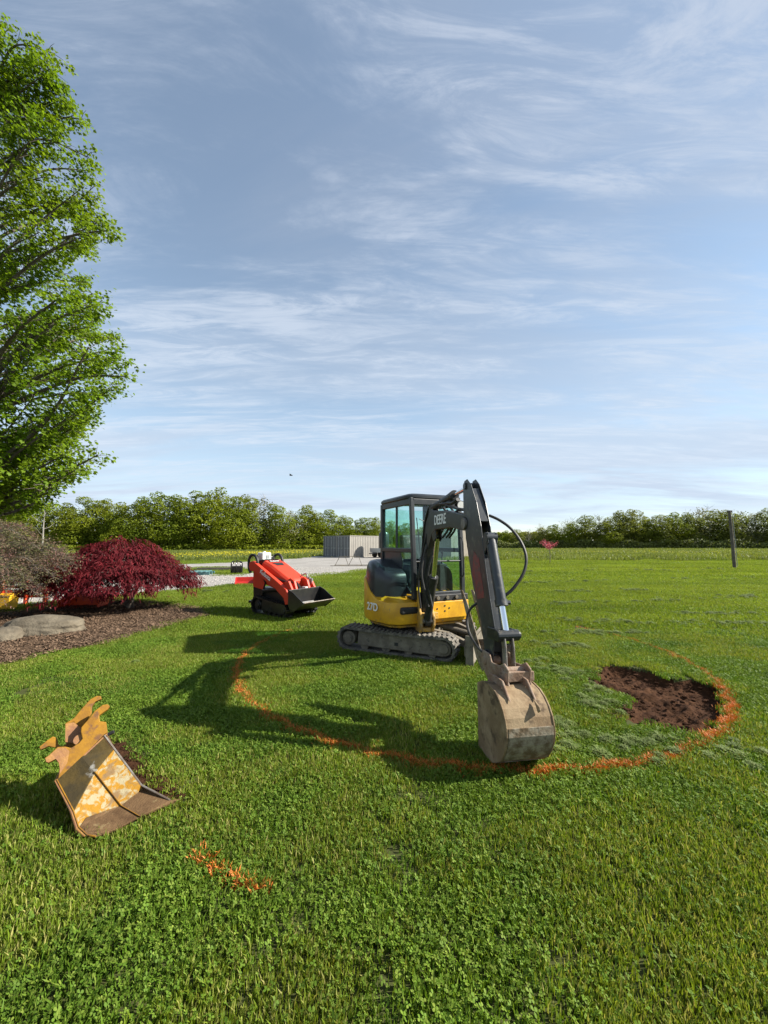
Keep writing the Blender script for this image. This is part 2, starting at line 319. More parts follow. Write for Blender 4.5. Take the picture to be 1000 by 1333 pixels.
# ------------------------------------------------------------ ground
PIT = [gnd(*p).to_2d() for p in [(773,880),(776,872),(790,866),(812,868),(850,875),(875,884),(900,885),(925,891),(945,898),(954,912),(955,930),(945,945),(922,948),(905,952),(893,962),(878,956),(850,947),(830,940),(808,931),(806,926),(820,918),(818,910),(800,902),(782,893)]]
_c = sum(PIT, Vector((0, 0)))/len(PIT); PIT = [_c+(q-_c)*1.045 for q in PIT]
MULCH = [gnd(*p).to_2d() for p in [(-420,900),(-200,893),(0,868),(30,861),(60,852),(130,840),(200,822),(250,806),(272,799),(262,794),(240,790),(212,787),(190,784),(150,783),(95,787),(40,795),(-60,800),(-300,808)]]
GRAVEL = [(-44,3),(-20,7.0),(-14,8.6),(-9.6,11.2),(-8.13,13.2),(-6.2,15.7),(-3.4,20.2),(-0.5,25.3),(2.5,31),(8,49),(-9,51),(-9.5,44),(-12,36.5),(-15,32),(-26,26),(-46,22)]
VERGE = [gnd(*p).to_2d() for p in [(246,746.5),(300,748.5),(331,746),(329,741),(300,739),(262,738.5),(247,741)]]
LB_FOOT = [gnd(*p).to_2d() for p in [(98,1062),(104,1082),(114,1092),(126,1094),(156,1083),(184,1067),(222,1051),(242,1041),(228,1030),(186,1015),(150,968),(120,990),(84,1030)]]
LB_DIRT = [gnd(*p).to_2d() for p in [(144,960),(162,968),(197,993),(213,1011),(228,1021),(238,1038),(226,1047),(184,1062),(140,1000)]]
def hnoise(x, y, s, seed):
    r = np.random.default_rng(seed); z = np.zeros_like(x)
    for k in range(7):
        a = r.uniform(0, 6.28); f = s*r.uniform(0.6, 2.4); z += np.sin((x*math.cos(a)+y*math.sin(a))*f+r.uniform(0, 6.28))/7
    return z
def ground():
    fine_x = np.arange(2.1, 4.25, 0.022); fine_y = np.arange(3.3, 5.7, 0.022)
    xs = np.concatenate([[-1500, -600, -250, -120, -80], np.arange(-60, 2.0, 1.0), fine_x, np.arange(4.5, 80, 2.0), [120, 250, 600, 1500]])
    ys = np.concatenate([[-60, -20, -5], np.arange(-2, 3.2, 0.5), fine_y, np.arange(6, 120, 2.0), [150, 250, 500, 1000, 2000]])
    X, Y = np.meshgrid(xs, ys); Z = np.zeros_like(X)
    wob = hnoise(X, Y, 9, 4)*0.05; wob2 = hnoise(X, Y, 40, 5)*0.018
    ins = inpoly(X+wob+wob2, Y+wob2-wob, PIT)
    # smooth depth from distance to the rim
    P = np.array(PIT); d = np.full(X.shape, 9.0)
    for i in range(len(P)):
        a, b = P[i-1], P[i]; ab = b-a; t = np.clip(((X-a[0])*ab[0]+(Y-a[1])*ab[1])/(ab@ab), 0, 1)
        d = np.minimum(d, np.hypot(X-a[0]-t*ab[0], Y-a[1]-t*ab[1]))
    lump = hnoise(X, Y, 14, 8)*0.030+hnoise(X, Y, 34, 9)*0.020+hnoise(X, Y, 80, 10)*0.008
    Z = np.where(ins, -0.11*np.clip(d/0.12, 0, 1)**0.6+lump*np.clip(d/0.1, 0, 1)*1.3, 0)
    ridge = np.exp(-(((X-3.15)*0.8+(Y-4.45)*0.5)**2)/0.02)*0.05
    Z = np.where(ins, Z+ridge*np.clip(d/0.15, 0, 1), Z)
    nx, ny = len(xs), len(ys); V = np.stack([X, Y, Z], -1).reshape(-1, 3)
    fi = ins[:-1, :-1] & ins[1:, :-1] & ins[:-1, 1:] & ins[1:, 1:]
    idx = np.arange(nx*ny).reshape(ny, nx)
    q = np.stack([idx[:-1, :-1], idx[:-1, 1:], idx[1:, 1:], idx[1:, :-1]], -1)
    yc = (Y[:-1, :-1]+Y[1:, 1:])/2
    def part(name, mask, mat):
        f = q[mask]; u, inv = np.unique(f, return_inverse=True)
        o = mesh_obj(name, V[u], inv.reshape(-1, 4).tolist(), mat, org=Vector((0, 0, 0)), smooth=(name == 'soil')); tag(o, kind='structure'); return o
    part('turf', (~fi) & (yc < 17), MAT['thatch']); part('lawn', (~fi) & (yc < 39) & (yc >= 17), MAT['lawnfar']); part('meadow', (~fi) & (yc >= 39), MAT['meadow'])
    part('soil', fi, MAT['soil'])
ground()
def sheet(name, poly, z, mat):
    o = mesh_obj(name, [(p[0], p[1], z) for p in poly], [tuple(range(len(poly)))], mat, org=Vector((0, 0, 0))); tag(o, kind='structure')
    bm = bmesh.new(); bm.from_mesh(o.data); bmesh.ops.triangulate(bm, faces=bm.faces); bmesh.ops.recalc_face_normals(bm, faces=bm.faces)
    if bm.faces[0].normal.z < 0: bmesh.ops.reverse_faces(bm, faces=bm.faces)
    bm.to_mesh(o.data); bm.free(); return o
sheet('gravel_yard', GRAVEL, 0.006, MAT['gravel']); sheet('grass_verge', VERGE, 0.012, MAT['lawnfar'])
sheet('mulch_bed', MULCH, 0.010, MAT['mulch']); sheet('soil_patch', LB_DIRT, 0.012, MAT['soil'])

# ---- scattered cover: a point mesh per variant with a geometry-nodes instancer
def hidden_mesh(name, V, F, mats, fm=None, smooth=False):
    me = bpy.data.meshes.new(name); me.from_pydata(np.asarray(V).tolist(), [], F)
    for m in mats: me.materials.append(m)
    if fm is not None: me.polygons.foreach_set('material_index', fm)
    me.update(); return bpy.data.objects.new(name, me)      # not linked to the scene: only a source shape
def scatter(name, src_list, P, rot, scale, kind='stuff', tilt=None, pick=None):
    n = len(P); which = RNG.integers(0, len(src_list), n) if pick is None else pick
    me = bpy.data.meshes.new(name); me.from_pydata(np.asarray(P).tolist(), [], [])
    E = np.zeros((n, 3)); E[:, 2] = rot
    if tilt is not None: E[:, :2] = tilt
    a = me.attributes.new('rot', 'FLOAT_VECTOR', 'POINT'); a.data.foreach_set('vector', E.ravel())
    a = me.attributes.new('scl', 'FLOAT', 'POINT'); a.data.foreach_set('value', np.asarray(scale, float))
    a = me.attributes.new('which', 'INT', 'POINT'); a.data.foreach_set('value', which.astype(int))
    o = bpy.data.objects.new(name, me); COL.objects.link(o); tag(o, kind=kind)
    cl = bpy.data.collections.new(name+'_shapes')
    for s in src_list: cl.objects.link(s)
    ng = bpy.data.node_groups.new(name, 'GeometryNodeTree')
    ng.interface.new_socket('Geometry', in_out='INPUT', socket_type='NodeSocketGeometry'); ng.interface.new_socket('Geometry', in_out='OUTPUT', socket_type='NodeSocketGeometry')
    N = ng.nodes; L = ng.links; gi = N.new('NodeGroupInput'); go = N.new('NodeGroupOutput')
    ci = N.new('GeometryNodeCollectionInfo'); ci.inputs['Collection'].default_value = cl; ci.inputs['Separate Children'].default_value = True; ci.inputs['Reset Children'].default_value = True
    ip = N.new('GeometryNodeInstanceOnPoints'); ip.inputs['Pick Instance'].default_value = True
    def attr(nm, ty):
        x = N.new('GeometryNodeInputNamedAttribute'); x.data_type = ty; x.inputs['Name'].default_value = nm; return x.outputs['Attribute']
    L.new(gi.outputs[0], ip.inputs['Points']); L.new(ci.outputs[0], ip.inputs['Instance']); L.new(attr('which', 'INT'), ip.inputs['Instance Index'])
    L.new(attr('rot', 'FLOAT_VECTOR'), ip.inputs['Rotation']); L.new(attr('scl', 'FLOAT'), ip.inputs['Scale']); L.new(ip.outputs[0], go.inputs[0])
    md = o.modifiers.new('scatter', 'NODES'); md.node_group = ng; return o
def clump(name, size, nblade, nclover, h=(0.035, 0.075), w=0.0035, seed=0, bm='blade', cs=0.0058):
    r = np.random.default_rng(seed); V = []; F = []; fm = []
    for _ in range(nblade):
        x, y = r.uniform(-size, size, 2)/1.0; hh = r.uniform(*h)*(1.45 if r.random() < .06 else 1.0); a = r.uniform(0, 6.28); lean = r.uniform(0.05, 0.6)*hh; b = r.uniform(0, 6.28)
        dx, dy = math.cos(a)*w, math.sin(a)*w; lx, ly = math.cos(b)*lean, math.sin(b)*lean; n = len(V)
        V += [(x-dx, y-dy, -0.005), (x+dx, y+dy, -0.005), (x+dx*.8+lx*.35, y+dy*.8+ly*.35, hh*.6), (x-dx*.8+lx*.35, y-dy*.8+ly*.35, hh*.6), (x+lx, y+ly, hh)]
        F += [(n, n+1, n+2, n+3), (n+3, n+2, n+4)]; fm += [0, 0]
    for _ in range(nclover):
        x, y = r.uniform(-size, size, 2); z = r.uniform(0.02, h[1]*.85); t0 = r.uniform(0, 6.28); s = r.uniform(.7, 1.3)*cs; tx, ty = r.normal(0, .50, 2)
        for k in range(3):
            a = t0+k*2.094; ca, sa = math.cos(a), math.sin(a); n = len(V); pts = []
            for u, v in ((0, 0), (.7, .55), (1.35, .5), (1.6, 0), (1.35, -.5), (.7, -.55)):
                px, py = (u*ca-v*sa)*s, (u*sa+v*ca)*s; pts.append((x+px, y+py, z+px*tx+py*ty+abs(v)*s*.25))
            V += pts; F += [tuple(range(n, n+6))]; fm += [1]
    return hidden_mesh(name, V, F, [MAT[bm], MAT['clover']], fm)
def vis(P, ymax=1e9, m=1.15):                  # keep what the camera or a step beside it could see
    return (np.abs(P[:, 0]) < P[:, 1]*m+1.2)
def bare(P, grow=0.0):
    x, y = P[:, 0], P[:, 1]
    wob = hnoise(x, y, 9, 4)*0.05+hnoise(x, y, 40, 5)*0.018
    b = inpoly(x+wob, y-wob, PIT) | inpoly(x, y, MULCH) | (inpoly(x, y, GRAVEL) & ~inpoly(x, y, VERGE)) | inpoly(x, y, LB_DIRT) | inpoly(x, y, LB_FOOT)
    return b
def jgrid(x0, x1, y0, y1, step):
    xs = np.arange(x0, x1, step); ys = np.arange(y0, y1, step); X, Y = np.meshgrid(xs, ys)
    P = np.stack([X.ravel(), Y.ravel(), np.zeros(X.size)], -1); P[:, :2] += RNG.uniform(-.5, .5, (len(P), 2))*step; return P
near = [clump('grass_tuft', 0.13, 230, 90, seed=i, h=(0.018, 0.042), w=0.0036, bm='blade_dark') for i in range(4)]+[clump('grass_tuft', 0.13, 360, 26, seed=10+i, h=(0.018, 0.046), w=0.0030) for i in range(3)]
P = jgrid(-9, 9, 0.55, 7.5, 0.135); P = P[vis(P) & ~bare(P)]
thin = hnoise(P[:, 0], P[:, 1], 2.2, 31)+.6*hnoise(P[:, 0], P[:, 1], 6.0, 32)
for px, py, rad in ((262, 962, .16), (250, 985, .10), (735, 872, .20), (765, 885, .16), (790, 1140, .10), (225, 905, .1)):
    c = gnd(px, py); thin += 1.2*np.exp(-((P[:, 0]-c.x)**2+(P[:, 1]-c.y)**2)/rad**2)
P = P[(thin < .62) | (RNG.random(len(P)) < .42)]
lush = hnoise(P[:, 0], P[:, 1], 1.6, 41)+.7*hnoise(P[:, 0], P[:, 1], 4.5, 42)+RNG.normal(0, .16, len(P))
scatter('lawn_grass', near, P, RNG.uniform(0, 6.28, len(P)), RNG.uniform(.75, 1.25, len(P)), pick=np.where(lush > -.02, RNG.integers(0, 4, len(P)), RNG.integers(4, 7, len(P))))
mid = [clump('grass_tuft_mid', 0.34, 420, 40, seed=30+i, h=(0.025, 0.06), w=0.0055, cs=0.009, bm='lawnfar') for i in range(4)]
P = jgrid(-22, 22, 7.3, 18, 0.38); P = P[vis(P) & ~bare(P)]
scatter('lawn_grass_middle', mid, P, RNG.uniform(0, 6.28, len(P)), RNG.uniform(.8, 1.2, len(P)))
far = [clump('grass_tuft_far', 0.9, 620, 0, seed=50+i, h=(0.03, 0.075), w=0.011, bm='lawnfar') for i in range(3)]
P = jgrid(-50, 50, 17.8, 42, 1.15); P = P[vis(P) & ~bare(P)]
scatter('lawn_grass_far', far, P, RNG.uniform(0, 6.28, len(P)), RNG.uniform(.8, 1.2, len(P)))
mead = [clump('meadow_tuft', 1.6, 420, 0, seed=60+i, h=(0.15, 0.42), w=0.030, bm='meadow') for i in range(3)]
P = jgrid(-110, 130, 39, 108, 2.7); P = P[vis(P) & ~bare(P)]
scatter('meadow_grass', mead, P, RNG.uniform(0, 6.28, len(P)), RNG.uniform(.7, 1.1, len(P)))
# buttercup drifts in the meadow
def flowers():
    r = np.random.default_rng(5); V = []; F = []
    spots = [((250, 728), 9, 900), ((210, 727), 6, 300), ((330, 722), 9, 1000), ((365, 722), 7, 800), ((400, 719), 6, 700), ((285, 724), 8, 500), ((70, 722), 7, 260), ((770, 721), 6, 170), ((845, 721), 5, 140), ((905, 722), 5, 160), ((690, 722), 4, 90), ((960, 719), 6, 60)]
    for (px, py), sp, n in spots:
        c = gnd(px, py)
        if c.y > 88: c = c*(88/c.y)
        for _ in range(int(n*.62)):
            if r.random() < .12: c2 = c+Vector((r.normal(0, sp*.5), r.normal(0, sp*.5), 0))
            x, y = c.x+r.normal(0, sp*.55), c.y+r.normal(0, sp*.45)
            if y < 40: continue
            z = r.uniform(.25, .5); s = r.uniform(.035, .075); k = len(V); a = r.uniform(0, 1.5)
            V += [(x+s*math.cos(a+i*1.57), y+s*math.sin(a+i*1.57), z+r.uniform(-.03, .03)) for i in range(4)]; F.append((k, k+1, k+2, k+3))
    V = np.array(V); o = mesh_obj('meadow_flowers', V, F, MAT['flower'], org=Vector((0, 0, 0))); tag(o, kind='stuff')
flowers()
# windrows of cut grass left by the mower
def clipclump(name, seed, s=0.11, n=95, up=0.032):
    r = np.random.default_rng(seed); V = []; F = []
    for _ in range(n):
        x, y = r.normal(0, s*.55, 2); z = max(0, up*(1-(x*x+y*y)/(s*s*1.3)))*r.uniform(.5, 1.3)+.02; a = r.uniform(0, 6.28); l = r.uniform(.02, .045); w = .004; e = r.uniform(-.6, .6)*l
        dx, dy = math.cos(a)*l, math.sin(a)*l; k = len(V)
        V += [(x-dx-dy/l*w, y-dy+dx/l*w, z-e), (x-dx+dy/l*w, y-dy-dx/l*w, z-e), (x+dx+dy/l*w, y+dy-dx/l*w, z+e), (x+dx-dy/l*w, y+dy+dx/l*w, z+e)]; F.append((k, k+1, k+2, k+3))
    return hidden_mesh(name, V, F, [MAT['clip']])
def clippings():
    r = np.random.default_rng(21); P = []
    rows = [((640, 824), (835, 826), 34, .10), ((840, 800), (1000, 800), 22, .10), ((870, 812), (1000, 813), 20, .09), ((700, 788), (985, 778), 34, .10), ((690, 772), (870, 768), 18, .08), ((700, 806), (835, 812), 16, .1),
            ((650, 760), (1000, 752), 22, .1), ((700, 838), (790, 846), 18, .10), ((690, 858), (740, 880), 12, .1), ((240, 770), (330, 772), 5, .1), ((660, 745), (1000, 741), 18, .12)]
    for a, b, n, sp in [(a, b, int(n*1.9), sp) for a, b, n, sp in rows]:
        A, B = gnd(*a), gnd(*b)
        cl = r.uniform(0, 1, max(3, n//4))
        for _ in range(n):
            t = cl[r.integers(len(cl))]+r.normal(0, .035); q = A+(B-A)*t; P.append((q.x+r.normal(0, .12), q.y+r.normal(0, sp*q.y/8), 0.02))
    for c, n, sx, sy in [((770, 905), 20, 14, 9), ((740, 965), 26, 24, 8), ((800, 975), 24, 28, 6), ((860, 965), 10, 12, 6), ((790, 925), 16, 14, 6), ((735, 885), 12, 10, 5), ((960, 965), 12, 24, 9), ((985, 990), 6, 14, 8), ((725, 945), 10, 10, 6), ((870, 985), 8, 24, 4), ((150, 870), 4, 30, 6)]:
        for _ in range(n):
            q = gnd(c[0]+r.normal(0, sx), c[1]+r.normal(0, sy)); P.append((q.x, q.y, 0.02))
    P = np.array(P); P = P[~bare(P)]; P = P[r.random(len(P)) < np.where(P[:, 1] < 5.6, .48, .72)]
    sc = 0.36+0.32*np.clip(P[:, 1]/8, .5, 4)*r.uniform(.5, 1.3, len(P))
    scatter('cut_grass_clumps', [clipclump('clipping', 70+i) for i in range(4)], P, r.uniform(0, 6.28, len(P)), sc)
clippings()
def clodmesh(name, seed, s=1.0, mat='clod', flat=.7):
    r = np.random.default_rng(seed); bm = bmesh.new(); bmesh.ops.create_icosphere(bm, subdivisions=1, radius=s)
    for v in bm.verts: v.co *= r.uniform(.6, 1.2); v.co.z *= flat
    me = bpy.data.meshes.new(name); bm.to_mesh(me); bm.free(); me.materials.append(MAT[mat]); return bpy.data.objects.new(name, me)
def clods():
    r = np.random.default_rng(3); P = []; S = []
    A = np.array(PIT); lo, hi = A.min(0), A.max(0)
    while len(P) < 480:
        x, y = r.uniform(lo, hi)
        if inpoly(np.array([x]), np.array([y]), PIT)[0]: P.append((x, y, -.085+r.uniform(0, .05))); S.append(.006+.028*r.random()**4)
    for c, n, sp in [((768, 876), 55, 9), ((805, 925), 70, 9), ((885, 960), 50, 10), ((760, 884), 10, 6)]:
        for _ in range(n):
            q = gnd(c[0]+r.normal(0, sp), c[1]+r.normal(0, sp*.6)); P.append((q.x, q.y, .01)); S.append(r.uniform(.006, .028))
    A = np.array(LB_DIRT); lo, hi = A.min(0), A.max(0)
    for _ in range(500):
        x, y = r.uniform(lo, hi)
        if inpoly(np.array([x]), np.array([y]), LB_DIRT)[0]: P.append((x, y, .012)); S.append(.006+.03*r.random()**2.5)
    scatter('soil_clods', [clodmesh('clod', i) for i in range(4)], np.array(P), r.uniform(0, 6.28, len(P)), S)
clods()
def chips():
    r = np.random.default_rng(14); src = []
    for i in range(4):
        rr = np.random.default_rng(90+i); V = []; F = []
        for _ in range(80):
            x, y = rr.uniform(-.16, .16, 2); z = rr.uniform(0, .035); a = rr.uniform(0, 6.28); l = rr.uniform(.008, .030); w = rr.uniform(.004, .010); t = rr.uniform(-.5, .5); k = len(V)
            for u, v in ((-1, -1), (1, -1), (1, 1), (-1, 1)):
                V.append((x+u*l*math.cos(a)-v*w*math.sin(a), y+u*l*math.sin(a)+v*w*math.cos(a), z+u*l*t+abs(l*t)))
            F.append((k, k+1, k+2, k+3))
        src.append(hidden_mesh('chip_patch', V, F, [MAT['chip']]))
    P = jgrid(-22, -3, 5.0, 12, .16); P = P[inpoly(P[:, 0], P[:, 1], MULCH)]; P[:, 2] = .012
    scatter('mulch_chips', src, P, r.uniform(0, 6.28, len(P)), r.uniform(.8, 1.2, len(P)))
    P = jgrid(-16, 1, 8, 27, .17); P = P[inpoly(P[:, 0], P[:, 1], GRAVEL) & ~inpoly(P[:, 0], P[:, 1], VERGE)]; P[:, 2] = .008
    P = np.concatenate([P, P+RNG.normal(0, .06, P.shape)*[1, 1, 0]])
    scatter('gravel_stones', [clodmesh('stone', 40+i, 1, 'pebble', .6) for i in range(4)], P, r.uniform(0, 6.28, len(P)), r.uniform(.012, .04, len(P)))
chips()
# orange paint sprayed on the grass
def paint(name, pts, width, n, label, seed, dens=lambda t: 1.0):
    r = np.random.default_rng(seed); V = []; F = []; pts = [Vector(p) for p in pts]; m = len(pts)-1
    for _ in range(n):
        t = r.random()
        if r.random() > dens(t): continue
        i = min(int(t*m), m-1); q = pts[i].lerp(pts[i+1], t*m-i); d = (pts[i+1]-pts[i]).normalized(); nn = Vector((-d.y, d.x, 0))
        gap = 0.5+0.5*math.sin(t*m*1.7+math.sin(t*m*4.1)*2)
        q = q+nn*(r.normal(0, width*(.34 if r.random() < .82 else .8))*(.75+.5*gap)+.02*math.sin(t*m*2.3)); hh = r.uniform(.012, .048); a = r.uniform(0, 6.28); b = r.uniform(0, 6.28); w = r.uniform(.0018, .0040); k = len(V)
        dx, dy = math.cos(a)*w, math.sin(a)*w; le = r.uniform(.2, 1.0)*hh; lx, ly = math.cos(b)*le, math.sin(b)*le
        V += [(q.x-dx, q.y-dy, .004), (q.x+dx, q.y+dy, .004), (q.x+dx+lx*.4, q.y+dy+ly*.4, hh*.7), (q.x-dx+lx*.4, q.y-dy+ly*.4, hh*.7), (q.x+lx, q.y+ly, hh)]; F += [(k, k+1, k+2, k+3), (k+3, k+2, k+4)]
    o = mesh_obj(name, V, F, MAT['paint'], org=Vector((0, 0, 0))); tag(o, label, 'paint marking'); return o
cc, rr = (1.138, 6.253), 3.253
ringpts = [(cc[0]+rr*math.cos(R(a)), cc[1]+rr*math.sin(R(a)), 0) for a in np.linspace(155, 392, 90)]   # from the far left, by the camera, to the far right
def ringdens(t):
    a = 155+237*t
    if a < 172: return .30
    if a > 378: return .05
    if a > 362: return .22
    if 336 < a < 350: return .30
    return 1.0
paint('paint_ring', ringpts, .058, 42000, 'large orange spray paint ring on the lawn round the excavator and the dug patch', 1, ringdens)
paint('paint_stroke', curve([gnd(250, 1114), gnd(282, 1134), gnd(310, 1153), gnd(352, 1162)], 5), .036, 720, 'short stray orange paint stroke on the grass in the foreground', 2, lambda t: 1.0 if t < .75 else .7)

# ------------------------------------------------------------ excavator
def text_mesh(name, body, size, mat, parent, o, ex, ey, extrude=0.003, bold=0.0):
    cu = bpy.data.curves.new(name, 'FONT'); cu.body = body; cu.size = size; cu.extrude = extrude; cu.offset = bold; cu.align_x = 'CENTER'; cu.align_y = 'CENTER'
    t = bpy.data.objects.new(name, cu); COL.objects.link(t); dg = bpy.context.evaluated_depsgraph_get()
    me = bpy.data.meshes.new_from_object(t.evaluated_get(dg)); bpy.data.objects.remove(t)
    ex = Vector(ex).normalized(); ey = Vector(ey).normalized(); ez = ex.cross(ey)
    me.transform(Matrix(((ex.x, ey.x, ez.x, o[0]-ORG.x), (ex.y, ey.y, ez.y, o[1]-ORG.y), (ex.z, ey.z, ez.z, o[2]-ORG.z), (0, 0, 0, 1))))
    me.materials.clear(); me.materials.append(mat); ob = bpy.data.objects.new(name, me); COL.objects.link(ob); ob.parent = parent; return ob
def arc(c, r, a0, a1, n): return [(c[0]+r*math.cos(R(a0+(a1-a0)*i/n)), c[1]+r*math.sin(R(a0+(a1-a0)*i/n))) for i in range(n+1)]
def track_assembly(root, fn, y0, y1, L, hgt, rear_r, front_r, side, mats, nlug=44, prefix=''):
    """rubber belt round two wheels, in a frame fn(x forward, y, z); side = which face is the outer one"""
    xr, xf = -L/2+rear_r, L/2-front_r
    def path(off):
        p = [(xr, rear_r+.02)]
        top = [(xr+(rear_r+off)*math.cos(R(a)), rear_r+.02+(rear_r+off)*math.sin(R(a))) for a in np.linspace(270, 90, 15)]
        front = [(xf+(front_r+off)*math.cos(R(a)), front_r+.02+(front_r+off)*math.sin(R(a))) for a in np.linspace(90, -90, 15)]
        sag = [(xr+(xf-xr)*t, (1-t)*(2*rear_r+.02+off)+t*(2*front_r+.02+off)-.018*math.sin(math.pi*t)) for t in (.2, .4, .6, .8)]
        return top+sag+front
    outer, inner = path(0), path(-.035); n = len(outer); mb = MB()
    rings = []
    for i in range(n):
        (a, b), (c, d) = outer[i], inner[i]
        rings.append([fn(a, y0, b), fn(a, y1, b), fn(c, y1, d), fn(c, y0, d)])
    rings.append(rings[0]); mb.loft(rings, cap=False)
    seg = [math.hypot(outer[(i+1) % n][0]-outer[i][0], outer[(i+1) % n][1]-outer[i][1]) for i in range(n)]; tot = sum(seg)
    def at(s):
        s %= tot
        for i in range(n):
            if s <= seg[i]:
                a, b = outer[i], outer[(i+1) % n]; t = s/max(seg[i], 1e-9)
                dx, dz = (b[0]-a[0])/max(seg[i], 1e-9), (b[1]-a[1])/max(seg[i], 1e-9); return a[0]+(b[0]-a[0])*t, a[1]+(b[1]-a[1])*t, dx, dz
            s -= seg[i]
        return outer[0][0], outer[0][1], 1, 0
    w = y1-y0
    for k in range(nlug):
        for (u0, u1, ph) in ((0.0, .52, 0), (.48, 1.0, .5)):
            x, z, dx, dz = at((k+ph)*tot/nlug); nx, nz = -dz, dx       # path runs clockwise seen from +y
            hl = tot/nlug*.30
            V = []
            for (s, q) in ((-hl, 0), (hl, 0), (hl*.6, .022), (-hl*.6, .022)):
                for u in (u0, u1):
                    V.append(fn(x+dx*s+nx*(q-.004), y0+w*u, z+dz*s+nz*(q-.004)))
            mb.add(V, [(0, 1, 3, 2), (2, 3, 5, 4), (4, 5, 7, 6), (6, 7, 1, 0), (0, 2, 4, 6), (1, 7, 5, 3)])
    mb.build('rubber_track', mats['belt'], root)
    ym = (y0+y1)/2; out = y1 if side > 0 else y0; e = 1 if side > 0 else -1; inn = out-e*.05
    f = MB(); f.prism(lambda a, o, b: fn(a, o, b), [(xr+.16, .11), (xf-.02, .08), (xf+.05, .14), (xf+.04, hgt*.70), (xf-.06, hgt*.80), (xr+.18, hgt*.86)], out-e*.20, out-e*.035)
    fr = f.build('track_frame', mats['frame'], root, bevel=.012)
    h = MB(); h.prism(lambda a, o, b: fn(a, o, b), [(.02, hgt*.40), (.08, hgt*.40), (.08, hgt*.52), (.02, hgt*.52)], out-e*.036, out-e*.031); h.build('inspection_hole', MAT['seat'], fr)
    for nm, x, z, r in (('drive_motor', xr, rear_r+.02, rear_r*.62), ('idler_wheel', xf, front_r+.02, front_r*.62)):
        m = MB(); m.cyl(fn(x, out-e*.24, z), fn(x, out-e*.045, z), r, 22); m.cyl(fn(x, out-e*.05, z), fn(x, out-e*.022, z), r*.66, 20); m.build(nm, mats['frame'], root, bevel=.008, smooth=True)
    for k in range(4):
        x = xr+.28+(xf-xr-.46)*k/3; m = MB(); m.cyl(fn(x, out-e*.22, .105), fn(x, out-e*.05, .105), .065, 14); m.build('roller', mats['frame'], root, smooth=True)

